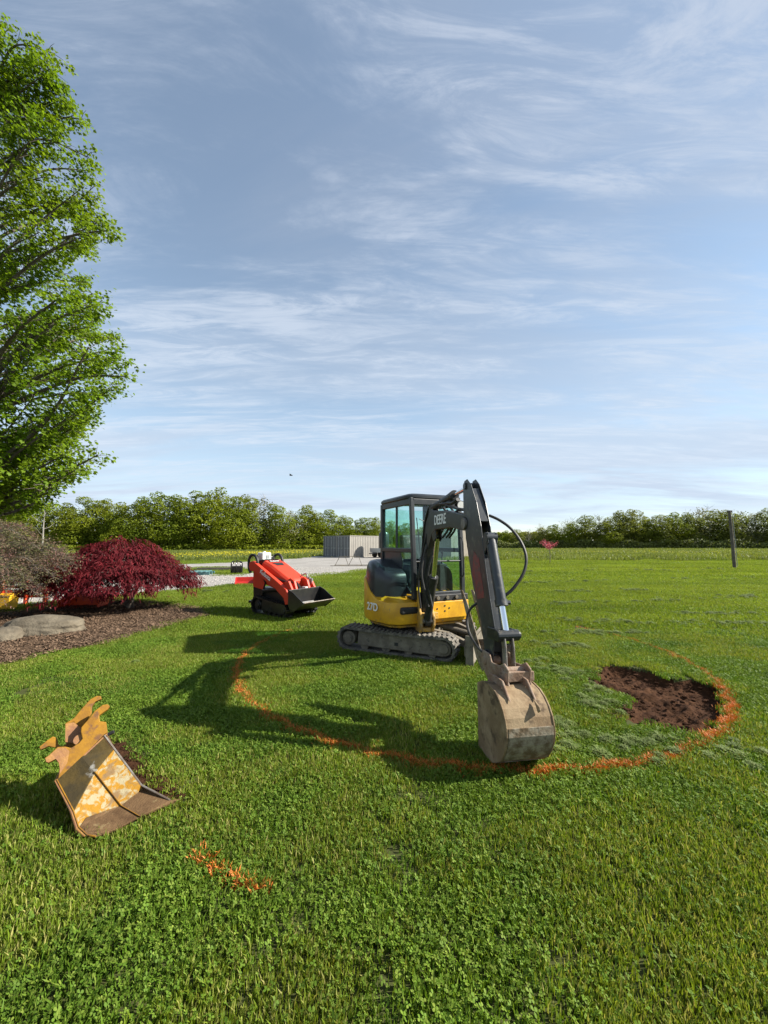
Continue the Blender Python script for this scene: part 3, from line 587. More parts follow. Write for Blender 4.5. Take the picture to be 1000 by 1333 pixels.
def excavator():
    C = Vector((.44, 6.61, 0)); root = empty('excavator', C)
    tag(root, 'yellow and charcoal mini excavator on rubber tracks with its bucket lowered to the grass', 'excavator')
    t = Vector((.914, -.407, 0)).normalized(); tl = Vector((-t.y, t.x, 0))           # forward and left of the tracks
    T = lambda x, y, z: C+t*x+tl*y+Vector((0, 0, z))
    u = Vector((.41, -.912, 0)).normalized(); ul = Vector((-u.y, u.x, 0)); ur = -ul   # forward / operator's right of the house
    Hs = lambda f, r, z: C+u*f+ur*r+Vector((0, 0, z))
    mats = dict(belt=MAT['track'], frame=MAT['frame'])
    for s in (-1, 1):
        track_assembly(root, T, s*.625-.15, s*.625+.15, 1.90, .40, .178, .170, s, mats, nlug=58)
    m = MB(); m.box(T, -.45, .45, -.47, .47, .16, .36); m.cyl(T(0, 0, .34), T(0, 0, .50), .36, 26); m.build('car_body', MAT['frame'], root, bevel=.015)
    # dozer blade
    m = MB()
    prof = [(1.16, .02), (1.20, .03), (1.13, .16), (1.13, .27), (1.19, .37), (1.15, .38), (1.08, .28), (1.08, .15)]
    m.prism(lambda a, o, b: T(a, o, b), prof, -.775, .775)
    bl = m.build('dozer_blade', MAT['frame'], root, bevel=.006)
    m = MB()
    for y in (-.36, .36): m.loft([[T(x, y-.045, z-.05), T(x, y+.045, z-.05), T(x, y+.045, z+.05), T(x, y-.045, z+.05)] for x, z in ((.38, .34), (.75, .30), (1.09, .17))])
    m.cyl(T(.35, 0, .40), T(1.08, 0, .26), .04); m.build('blade_arm', MAT['frame'], bl, bevel=.006)
    for y in (-.778, .778): m = MB(); m.box(T, 1.10, 1.21, y-.012, y+.012, .0, .42); m.build('blade_end', MAT['frame'], bl, bevel=.006)
    # house: plan outline, counter-clockwise from the front right, (f, r)
    plan = [(.64, .13), (.62, .52), (.50, .66)]+[(.775*math.cos(R(a)), .775*math.sin(R(a))) for a in range(64, 297, 4)]+[(.50, -.70), (.66, -.70), (.67, .10)]
    nP = len(plan)
    def top_z(f, r):                                     # the yellow skirt climbs towards the tail
        k = min(1, max(0, (-f+.40)/.75)); k = k*k*(3-2*k); return .80+.34*k
    m = MB(); sc = lambda p, s: (p[0]*s, p[1]*s)
    rings = [[Hs(*sc(p, .90), .455) for p in plan], [Hs(*sc(p, .985), .485) for p in plan], [Hs(*p, .55) for p in plan], [Hs(*p, top_z(*p)-.02) for p in plan], [Hs(*sc(p, .99), top_z(*p)) for p in plan], [Hs(*sc(p, .955), top_z(*p)+.004) for p in plan]]
    m.loft(rings, cap=True); body = m.build('house_body', MAT['yellow'], root, smooth=True)
    m = MB(); rings = [[Hs(*sc(p, .89), .425) for p in plan], [Hs(*sc(p, .91), .452) for p in plan]]; m.loft(rings); m.build('belly_plate', MAT['yellow_mud'], root)
    # engine hood on the operator's right and round the tail
    hp = [(.36, .25), (.38, .46), (.34, .60), (.24, .685)]+[(.745*math.cos(R(a)), .745*math.sin(R(a))) for a in range(76, 290, 4)]+[(-.45, -.62), (-.30, -.55), (-.28, .20)]
    m = MB(); prof = [(.985, .76), (1.0, .86), (1.0, 1.12), (.985, 1.24), (.945, 1.33), (.86, 1.395), (.70, 1.42)]
    hc = (-.12, .30)
    prof = [(q.x, q.y) for q in curve([Vector((s, z, 0)) for s, z in prof], 3)]; hp = [(q.x, q.y) for q in curve([Vector((*q, 0)) for q in hp[:5]], 4)][:-1]+hp[4:]
    rings = []
    for s, z in prof:
        ring = []
        for (f, r) in hp:
            zz = z
            if f > -.1 and z > 1.0: zz = z-.16*min(1, (f+.1)/.45)**2*((z-1.0)/.42)      # slopes down to the front
            ring.append(Hs(hc[0]+(f-hc[0])*s, hc[1]+(r-hc[1])*s, zz))
        rings.append(ring)
    m.loft(rings); hood = m.build('engine_hood', MAT['hood'], root, smooth=True)
    m = MB(); m.prism(lambda a, o, b: Hs(a, .752+o, b), [(-.10, .95), (.13, .93), (.13, .97), (-.10, .99)], -.012, -.002); m.build('hood_latch', MAT['black'], hood)
    # seams between panels: a thin dark gasket under the hood
    # front plate and its fittings
    m = MB(); m.prism(lambda a, o, b: Hs(o, a, b), [(-.69, .535), (.05, .535), (.05, .80), (-.69, .80)], .675, .70); fp = m.build('front_plate', MAT['yellow'], root, bevel=.012)
    for r_, z_ in ((-.10, .69), (-.24, .73), (-.24, .65), (-.32, .69)): m = MB(); m.cyl(Hs(.695, r_, z_), Hs(.704, r_, z_), .014, 10); m.build('bolt', MAT['seat'], fp)
    m = MB(); m.box(Hs, .55, .69, -.69, .10, .80, .90); m.build('cab_sill', MAT['black'], root, bevel=.01)
    for k in range(3): m = MB(); m.cyl(Hs(.685, -.12-.17*k, .855), Hs(.715, -.12-.17*k, .855), .028, 10); m.build('cab_mount', MAT['frame'], root)
    # cab
    f0, f1, r0, r1, z0, z1 = -.64, .62, -.69, .275, .84, 2.46
    fb = .50                                                # the roof edge stands back a little from the sill
    ff = lambda z: f1-(f1-fb)*max(0, (z-1.3)/(z1-1.3))*.6
    m = MB(); w = .06
    def post(pts, w=.035, w2=.035): m.loft([[Hs(f-w, r-w2, z), Hs(f+w, r-w2, z), Hs(f+w, r+w2, z), Hs(f-w, r+w2, z)] for f, r, z in pts])
    for r_ in (r0+.035, r1-.035):
        post([(ff(z)-.035, r_, z) for z in (.84, 1.3, 1.8, 2.2, 2.42)], .034, .034)
        post([(f0+.06, r_, .9), (f0+.05, r_, 2.40)], .045, .034)
        m.loft([[Hs(f, r_-.03, 2.31), Hs(f, r_+.03, 2.31), Hs(f, r_+.03, 2.42), Hs(f, r_-.03, 2.42)] for f in (f0+.05, fb)])
        m.loft([[Hs(f, r_-.03, 1.55), Hs(f, r_+.03, 1.55), Hs(f, r_+.03, 1.62), Hs(f, r_-.03, 1.62)] for f in (f0+.08, ff(1.6)-.05)])
    for z_ in (.89, 2.355): m.loft([[Hs(ff(z_)-.06, r, z_-.05), Hs(ff(z_), r, z_-.05), Hs(ff(z_), r, z_+.05), Hs(ff(z_)-.06, r, z_+.05)] for r in (r0+.05, r1-.05)])
    m.loft([[Hs(ff(1.42)-.045, r, 1.40), Hs(ff(1.42)-.01, r, 1.40), Hs(ff(1.42)-.01, r, 1.425), Hs(ff(1.42)-.045, r, 1.425)] for r in (r0+.05, r1-.05)])
    cab = m.build('cab', MAT['cabm'], root, bevel=.010)
    m = MB(); rf = []
    for z, g in ((2.40, -.005), (2.42, .012), (2.455, .012), (2.485, -.02), (2.495, -.09)):
        a0, a1, b0, b1 = f0-g, fb+.05+g, r0-g, r1+g; q = .09
        rf.append([Hs(f, r, z) for f, r in ((a0+q, b0), (a1-q, b0), (a1-q*.3, b0+q*.3), (a1, b0+q), (a1, b1-q), (a1-q*.3, b1-q*.3), (a1-q, b1), (a0+q, b1), (a0+q*.3, b1-q*.3), (a0, b1-q), (a0, b0+q), (a0+q*.3, b0+q*.3))])
    m.loft(rf); m.build('cab_roof', MAT['cabm'], cab, smooth=True)
    m = MB(); m.box(Hs, f0+.02, f1-.05, r0+.02, r1-.02, .83, .865); m.build('cab_floor', MAT['seat'], cab)
    m = MB(); m.prism(lambda a, o, b: Hs(a, o, b), [(f0+.07, .9), (f0+.07, 1.56), (.12, 1.56), (.20, 1.42), (.18, 1.25), (.36, 1.02), (.48, .93), (.48, .9)], r1-.05, r1-.03)
    m.build('side_panel', MAT['cabm'], cab, bevel=.006)
    m = MB(); m.prism(lambda a, o, b: Hs(o, a, b), [(r0+.05, .9), (r1-.05, .9), (r1-.05, 1.5), (r0+.05, 1.5)], f0+.03, f0+.06); m.build('rear_panel', MAT['cabm'], cab)
    def pane(name, pts, mat, th=.006):
        o = mesh_obj(name, pts, [tuple(range(len(pts)))], mat, cab); md = o.modifiers.new('solid', 'SOLIDIFY'); md.thickness = th; return o
    pane('windscreen', [Hs(ff(z)-.03, r, z) for r, z in ((r0+.07, 1.425), (r1-.07, 1.425), (r1-.07, 1.8), (r1-.07, 2.31), (r0+.07, 2.31), (r0+.07, 1.8))], MAT['glassf'])
    pane('lower_windscreen', [Hs(ff(z)-.03, r, z) for r, z in ((r0+.07, .94), (r1-.07, .94), (r1-.07, 1.40), (r0+.07, 1.40))], MAT['glassf'])
    pane('side_window', [Hs(f, r1-.04, z) for f, z in ((f0+.105, 1.62), (-.03, 1.62), (-.03, 2.31), (f0+.095, 2.31))], MAT['glass'])
    pane('side_window', [Hs(f, r1-.055, z) for f, z in ((-.03, 1.62), (ff(1.62)-.07, 1.62), (ff(2.3)-.07, 2.31), (-.03, 2.31))], MAT['glass'])
    m = MB(); m.box(Hs, -.045, -.015, r1-.06, r1-.03, 1.6, 2.32); m.build('window_bar', MAT['cabm'], cab)
    pane('lower_side_window', [Hs(f, r1-.04, z) for f, z in ((.20, 1.42), (.12, 1.56), (ff(1.55)-.07, 1.56), (f1-.08, 1.0), (.48, .93), (.36, 1.02), (.18, 1.25))], MAT['glass'])
    pane('rear_window', [Hs(f0+.05, r, z) for r, z in ((r0+.08, 1.5), (r1-.08, 1.5), (r1-.08, 2.32), (r0+.08, 2.32))], MAT['glass'])
    pane('door_window', [Hs(f, r0+.03, z) for f, z in ((f0+.1, 1.3), (ff(1.3)-.07, .95), (ff(2.3)-.07, 2.32), (f0+.1, 2.32))], MAT['glass'])
    m = MB(); m.box(Hs, -.42, .02, -.50, -.02, 1.10, 1.24); m.build('operator_seat', MAT['seat'], cab, bevel=.04)
    m = MB(); m.loft([[Hs(f-.06, -.48, z), Hs(f+.06, -.48, z), Hs(f+.06, -.04, z), Hs(f-.06, -.04, z)] for f, z in ((-.36, 1.22), (-.42, 1.55), (-.46, 1.85))]); m.build('seat_back', MAT['seat'], cab, bevel=.04)
    m = MB()
    for r_ in (-.56, .04): m.box(Hs, -.30, .18, r_-.07, r_+.07, .86, 1.34); m.tube([Hs(.12, r_, 1.34), Hs(.15, r_, 1.5), Hs(.13, r_, 1.56)], [.012, .012, .025], 8)
    for r_ in (-.34, -.2): m.tube([Hs(.42, r_, .87), Hs(.40, r_, 1.18)], .012, 6); m.box(Hs, .36, .50, r_-.05, r_+.05, .90, .925)
    m.build('control_console', MAT['black'], cab, bevel=.01)
    m = MB(); g = curve([Hs(f1+.0, -.60, 1.80), Hs(f1+.07, -.60, 1.72), Hs(f1+.09, -.60, 1.3), Hs(f1+.07, -.60, 1.18), Hs(f1-.02, -.60, 1.14)], 5); m.tube(g, .011, 7); m.build('grab_rail', MAT['black'], cab, smooth=True)
    m = MB(); m.tube([Hs(fb+.02, .15, 2.1), Hs(fb+.06, .10, 1.45)], .008, 6); m.tube([Hs(fb+.07, .13, 2.08), Hs(fb+.07, -.12, 1.98)], .006, 6); m.build('wiper', MAT['black'], cab)
    text_mesh('model_number', '27D', .165, MAT['white'], root, Hs(.780*math.cos(R(77)), .780*math.sin(R(77)), .70)+(u*math.cos(R(77))+ur*math.sin(R(77)))*.004,
              (u*math.sin(R(77))-ur*math.cos(R(77))), (0, 0, 1), .002, .003)
    # swing post
    P0 = Vector((.68, 5.80, 0)); a = Vector((.15, -.989, 0)).normalized(); p = Vector((-a.y, a.x, 0))
    A = lambda s, o, z: P0+a*s+p*(o*.60-.034)+Vector((0, 0, z))
    AW = lambda s, o, z: P0+a*s+p*(o*.76-.022)+Vector((0, 0, z))
    A0_ = A
    m = MB(); m.prism(lambda x, o, y: A(x, o, y), [(-.42, .40), (-.30, .36), (-.06, .36), (.02, .48), (.02, .62), (-.08, .70), (-.13, .93), (-.20, .98), (-.28, .93), (-.34, .70), (-.46, .62)], -.19, -.125)
    m.prism(lambda x, o, y: A(x, o, y), [(-.42, .40), (-.30, .36), (-.06, .36), (.02, .48), (.02, .62), (-.08, .70), (-.13, .93), (-.20, .98), (-.28, .93), (-.34, .70), (-.46, .62)], .125, .19)
    m.prism(lambda x, o, y: A(x, o, y), [(-.42, .38), (-.05, .38), (-.05, .44), (-.42, .56)], -.125, .125)
    m.cyl(A(-.40, 0, .34), A(-.40, 0, .66), .10, 16)
    sw = m.build('swing_post', MAT['yellow_mud'], root, bevel=.012)
    m = MB(); m.cyl(A(-.02, -.15, .545), A(-.02, .15, .545), .038); m.build('pin', MAT['steel'], sw, smooth=True)
    m = MB(); m.cyl(A(-.20, -.15, .715), A(-.20, .15, .715), .045); m.build('pin', MAT['steel'], sw, smooth=True)
    m = MB(); m.box(Hs, .50, .80, .12, .22, .56, .66); m.box(Hs, .50, .80, -.06, .04, .56, .66); m.cyl(Hs(.30, .42, .62), Hs(.62, .26, .62), .045); m.build('swing_cylinder', MAT['yellow_mud'], root, bevel=.008)
    m = MB(); m.box(Hs, .30, .655, .16, .50, .63, .74); m.build('hose_bay', MAT['seat'], root, bevel=.03)
    # boom: a plated box with a gooseneck
    bo = [(-.27, .66), (-.24, .62), (-.14, .63), (-.10, .70), (.06, 1.25), (.24, 1.62), (.44, 1.82), (.62, 1.88), (1.25, 1.885), (1.66, 1.835), (1.78, 1.83), (1.84, 1.90), (1.80, 1.98), (1.64, 2.02), (1.10, 2.10), (.50, 2.15), (.30, 2.12), (.12, 2.0), (-.03, 1.75), (-.18, 1.25), (-.26, .80)]
    m = MB(); m.prism(lambda x, o, y: A(x, o, y), bo, -.085, .085); boom = m.build('boom', MAT['dark'], root, bevel=.010)
    for o_ in (-.07, .05): m = MB(); m.prism(lambda x, o, y: A(x, o, y), [(.22, 2.08), (.50, 2.14), (.44, 2.24), (.36, 2.26), (.28, 2.22)], o_, o_+.02); m.build('cylinder_bracket', MAT['dark'], boom, bevel=.005)
    for o_ in (-.08, .06): m = MB(); m.prism(lambda x, o, y: A(x, o, y), [(.42, 1.86), (.60, 1.90), (.62, 1.76), (.55, 1.72), (.48, 1.74)], o_, o_+.02); m.build('cylinder_bracket', MAT['dark'], boom, bevel=.005)
    m = MB(); m.cyl(A(1.74, -.125, 1.905), A(1.74, .125, 1.905), .06, 18); m.build('elbow_pin', MAT['steel'], boom, smooth=True)
    text_mesh('boom_lettering', 'DEERE', .18, MAT['white'], boom, A(.84, -.0885, 2.0), a, (0, 0, 1), .0015, .003)
    # boom cylinder, in front of the boom
    m = MB(); m.cyl(A(-.02, 0, .545), A(.34, 0, 1.22), .058, 18); m.cyl(A(.30, 0, 1.145), A(.345, 0, 1.23), .066, 18); m.cyl(A(-.02, -.07, .545), A(-.02, .07, .545), .07, 16)
    bc = m.build('boom_cylinder', MAT['black'], root, smooth=True)
    m = MB(); m.cyl(A(.33, 0, 1.20), A(.55, 0, 1.77), .034, 14); m.build('rod', MAT['chrome'], bc, smooth=True)
    # arm cylinder along the top of the boom
    m = MB(); c0, c1, c2 = A(.38, 0, 2.20), A(1.26, 0, 2.27), A(1.76, 0, 2.30)
    m.cyl(c0, c1, .050, 18); m.cyl(c0.lerp(c1, .94), c1+(c1-c0).normalized()*.02, .058, 18); m.cyl(A(.38, -.06, 2.20), A(.38, .06, 2.20), .06, 14); m.tube([A(.50, .05, 2.27), A(1.15, .05, 2.335)], .012, 6)
    ac = m.build('arm_cylinder', MAT['black'], root, smooth=True)
    m = MB(); m.cyl(c1, c2, .026, 12); m.build('rod', MAT['chrome'], ac, smooth=True)
    # stick: two horn plates above the elbow, a box below it
    back = [(1.70, 2.27), (1.70, 2.0), (1.76, 1.74), (1.93, 1.28), (2.12, .96), (2.20, .66)]; front = [(2.30, .60), (2.36, .66), (2.42, .95), (2.33, 1.2), (2.25, 1.47), (2.19, 1.72), (2.16, 1.86), (2.06, 2.10), (1.92, 2.30), (1.82, 2.37), (1.74, 2.36)]
    m = MB(); hw = .085
    side = back+front
    m.prism(lambda x, o, y: A(x, o, y), side, -hw, -hw+.016); m.prism(lambda x, o, y: A(x, o, y), side, hw-.016, hw)
    k = -hw+.016
    m.prism(lambda x, o, y: A(x, o, y), [(1.80, 1.66), (1.95, 1.28), (2.14, .96), (2.21, .74), (2.34, .74), (2.405, .95), (2.318, 1.2), (2.238, 1.47), (2.20, 1.60)], k, -k)
    m.prism(lambda x, o, y: A(x, o, y), [(1.92, 2.26), (1.905, 2.24), (2.12, 1.90), (2.135, 1.91), (2.05, 2.08)], k, -k)
    st = m.build('stick', MAT['stick'], root, bevel=.006)
    m = MB(); m.cyl(A(1.775, -.11, 2.30), A(1.775, .11, 2.30), .036, 14); m.build('pin', MAT['dark'], st, smooth=True)
    m = MB(); m.cyl(A(2.24, -.12, .69), A(2.24, .12, .69), .05, 14); m.build('pin', MAT['dark'], st, smooth=True)
    m = MB(); m.prism(lambda x, o, y: A(x, o, y), [(1.925, 1.40), (2.05, 1.16), (2.22, 1.20), (2.10, 1.56), (1.98, 1.62)], -hw-.004, -hw-.0015); m.build('faded_decal', MAT['reddecal'], st)
    # bucket cylinder down the front of the stick
    m = MB(); b0, b1, b2 = A(2.26, 0, 1.74), A(2.455, 0, 1.17), A(2.535, 0, .93)
    m.cyl(b0, b1, .047, 18); m.cyl(b0.lerp(b1, .93), b0.lerp(b1, 1.02), .055, 18); m.cyl(A(2.26, -.085, 1.75), A(2.26, .085, 1.75), .05, 14); m.cyl(b0.lerp(b1, .97), b0.lerp(b1, .97)+p*.08, .018, 8)
    kc = m.build('bucket_cylinder', MAT['stick'], root, smooth=True)
    m = MB(); m.cyl(b1, b2, .028, 14); m.build('rod', MAT['chrome'], kc, smooth=True)
    for o_ in (-.07, .07): m = MB(); m.prism(lambda x, o, y: A(x, o, y), [(2.10, 1.72), (2.30, 1.80), (2.31, 1.70), (2.22, 1.60)], o_-.008, o_+.008); m.build('cylinder_lug', MAT['stick'], st, bevel=.004)
    # linkage
    m = MB()
    for o_ in (-.13, .105): m.prism(lambda x, o, y: A(x, o, y), [(2.30, .90), (2.32, .865), (2.54, .88), (2.58, .93), (2.54, .98), (2.32, .96)], o_, o_+.025)
    m.cyl(A(2.535, -.15, .93), A(2.535, .17, .93), .046, 16); m.cyl(A(2.535, .17, .93), A(2.535, .20, .93), .03, 12)
    m.build('side_link', MAT['dark'], root, bevel=.006)
    m = MB()
    for o_ in (-.072, .045): m.loft([[A(s-.035, o_, z), A(s+.035, o_, z), A(s+.035, o_+.026, z), A(s-.035, o_+.026, z)] for s, z in ((2.535, .95), (2.56, .84), (2.57, .69))])
    m.box(A, 2.525, 2.555, -.05, .05, .80, .86)
    m.build('bucket_link', MAT['steel'], root, bevel=.006)
    A = lambda s, o, z: AW(s+.05, o, z-.03)
    # coupler
    m = MB(); ear = [(2.13, .70), (2.19, .77), (2.32, .77), (2.36, .71), (2.52, .73), (2.60, .77), (2.67, .74), (2.66, .64), (2.70, .58), (2.50, .57), (2.32, .52), (2.22, .58)]
    for o_ in (-.135, .11): m.prism(lambda x, o, y: A(x, o, y), ear, o_, o_+.025)
    m.prism(lambda x, o, y: A(x, o, y), [(2.56, .64), (2.66, .64), (2.66, .72), (2.56, .70)], -.15, .17)
    m.cyl(A(2.57, -.15, .70), A(2.57, .15, .70), .032); m.cyl(A(2.24, -.15, .69), A(2.24, .15, .69), .04)
    m.build('coupler', MAT['rusty'], root, bevel=.008)
    A = A0_
    # thumb folded against the back of the stick
    m = MB(); th = [(2.17, .66), (2.24, .60), (2.16, .52), (2.02, .60), (1.90, .76), (1.78, .95), (1.62, 1.17), (1.60, 1.20), (1.66, 1.20), (1.80, 1.08), (1.96, .90), (2.06, .78)]
    for o_ in (-.11, .09): m.prism(lambda x, o, y: A(x, o, y), th, o_, o_+.02)
    m.prism(lambda x, o, y: A(x, o, y), [(1.92, .74), (2.0, .64), (2.03, .66), (1.95, .76)], -.09, .09)
    m.build('thumb', MAT['digger_wear'], root, bevel=.005)
    # digging bucket
    bw = .232; A0 = A; A = lambda s, o, z: AW(s+.085, o-.072, z*.93-.022)
    arcp = [(q.x, q.y) for q in curve([Vector((s_, z_, 0)) for s_, z_ in [(2.38, .60), (2.52, .66), (2.70, .645), (2.82, .56), (2.875, .44), (2.865, .31), (2.78, .16), (2.62, .055), (2.47, .005), (2.38, .0)]], 2)]
    cx, cz = 2.56, .34; inn = [(cx+(s_-cx)*.955, cz+(z_-cz)*.955) for s_, z_ in arcp]; inn[0] = (2.38, .585); inn[-1] = (2.38, .03)
    m = MB(); m.loft([[A(s, -bw, z) for s, z in arcp+inn[::-1]], [A(s, bw, z) for s, z in arcp+inn[::-1]]]); bk = m.build('bucket', MAT['digger'], root, bevel=.003)
    m = MB(); sp = [(2.375, .59)]+arcp[1:-1]+[(2.375, .02)]
    grow = [(cx+(s-cx)*1.018, cz+(z-cz)*1.018) for s, z in sp]; grow[0] = (2.36, .595); grow[-1] = (2.36, .012)
    m.prism(lambda x, o, y: A(x, o, y), grow, -bw-.016, -bw+.001); m.build('bucket_side', MAT['digger'], bk, bevel=.004)
    m = MB(); m.prism(lambda x, o, y: A(x, o, y), grow, bw-.001, bw+.016); m.build('bucket_side', MAT['digger'], bk, bevel=.004)
    m = MB()
    for k0, k1 in ((8, 10), (10, 12), (13, 16)):
        m = MB()
        outp = [(cx+(s-cx)*1.022, cz+(z-cz)*1.022) for s, z in arcp[k0:k1+1]]; innp = arcp[k0:k1+1]
        m.loft([[A(s, o, z) for s, z in outp+innp[::-1]] for o in (-bw+.004, bw-.004)])
        m.build('wear_strip', MAT['digger_wear'], bk, bevel=.003)
    for k in range(5):
        o_ = -bw+.02+(2*bw-.04)*k/4; m = MB(); m.loft([[A(s, o_-w, z-h), A(s, o_+w, z-h), A(s, o_+w, z+h), A(s, o_-w, z+h)] for s, z, w, h in ((2.44, .025, .032, .02), (2.36, .022, .03, .018), (2.27, .012, .018, .007))]); m.build('tooth', MAT['steel'], bk, bevel=.004)
    m = MB(); m.prism(lambda x, o, y: A(x, o, y), [(2.80, .61), (2.83, .57), (2.853, .53), (2.885, .56), (2.87, .585)], .09, .11); m.build('lifting_eye', MAT['digger'], bk, bevel=.006)
    for o_ in (-.145, .12):
        m = MB(); m.prism(lambda x, o, y: A(x, o, y), [(2.40, .60), (2.44, .70), (2.56, .72), (2.68, .72), (2.74, .66), (2.80, .60), (2.66, .66)], o_-.012, o_+.012)
        m.build('bucket_ear', MAT['rusty'], bk, bevel=.006)
    A = A0
    # hoses
    def hose(pts, r=.014, parent=None):
        m = MB(); m.tube(curve(pts, 7), r, 8); m.build('hose', MAT['black'], parent or root, smooth=True)
    hose([atY(*q) for q in ((637, 671, 4.00), (650, 677, 3.92), (665, 688, 3.84), (678, 705, 3.76), (685, 725, 3.70), (682, 745, 3.66), (670, 764, 3.64), (658, 775, 3.63), (651, 779, 3.64))], .0145)
    hose([atY(*q) for q in ((586, 690, 4.95), (592, 668, 4.6), (603, 664, 4.32), (611, 672, 4.20), (618, 700, 4.08), (626, 735, 3.94), (629, 765, 3.88), (624, 782, 3.86), (613, 792, 3.90), (608, 806, 3.90), (611, 824, 3.82), (622, 842, 3.72), (632, 852, 3.62))], .013)
    hose([atY(*q) for q in ((558, 790, 5.60), (552, 765, 5.60), (549, 745, 5.6), (553, 720, 5.6), (562, 700, 5.5), (572, 685, 5.1), (585, 672, 4.8), (596, 672, 4.5), (603, 684, 4.3))], .016)
    hose([atY(*q) for q in ((563, 790, 5.5), (559, 770, 5.52), (557, 748, 5.5), (563, 722, 5.45), (571, 700, 5.35), (577, 690, 5.1))], .014)
    hose([atY(*q) for q in ((548, 792, 5.75), (545, 765, 5.75), (546, 742, 5.72), (551, 715, 5.7), (556, 695, 5.62))], .014)
    for k in range(3):
        hose([A(-.15+.02*k, -.10+.03*k, 1.25), A(.02, -.10+.03*k, 1.85), A(.20, -.09+.03*k, 2.12), A(.36, -.06+.03*k, 2.23), A(.9, -.07+.03*k, 2.20), A(1.4, -.06+.03*k, 2.10), A(1.66, -.05+.03*k, 2.06), A(1.86, -.04+.03*k, 1.98)], .012)
    hose([A(.95, .02, 2.16), A(1.1, -.05, 2.19), A(1.3, -.06, 2.17), A(1.42, -.02, 2.2)], .022); hose([A(.75, -.03, 2.17), A(.9, -.08, 2.2), A(1.05, -.06, 2.19), A(1.2, .0, 2.22)], .018)
    for dx, dy in ((0, 0), (5, 3), (9, -1)): hose([atY(577+dx, 661+dy, 4.98), atY(582+dx, 668+dy, 4.90), atY(585+dx, 679, 4.88), atY(583+dx, 690, 4.9), atY(576+dx, 700, 5.0)], .014)
    # lamp on the boom
    m = MB(); q = atY(596, 657, 4.75); d = Vector((.35, -.9, -.15)).normalized(); m.cyl(q, q+d*.07, .045, 18, .055); lm = m.build('work_lamp', MAT['black'], root, smooth=True)
    m = MB(); m.cyl(q+d*.07, q+d*.074, .047, 18); m.build('lens', MAT['whitebox'], lm)
    m = MB(); m.tube([q, q-Vector((0, 0, .12))], .012, 6); m.build('bracket', MAT['black'], lm)
    return root
excavator()
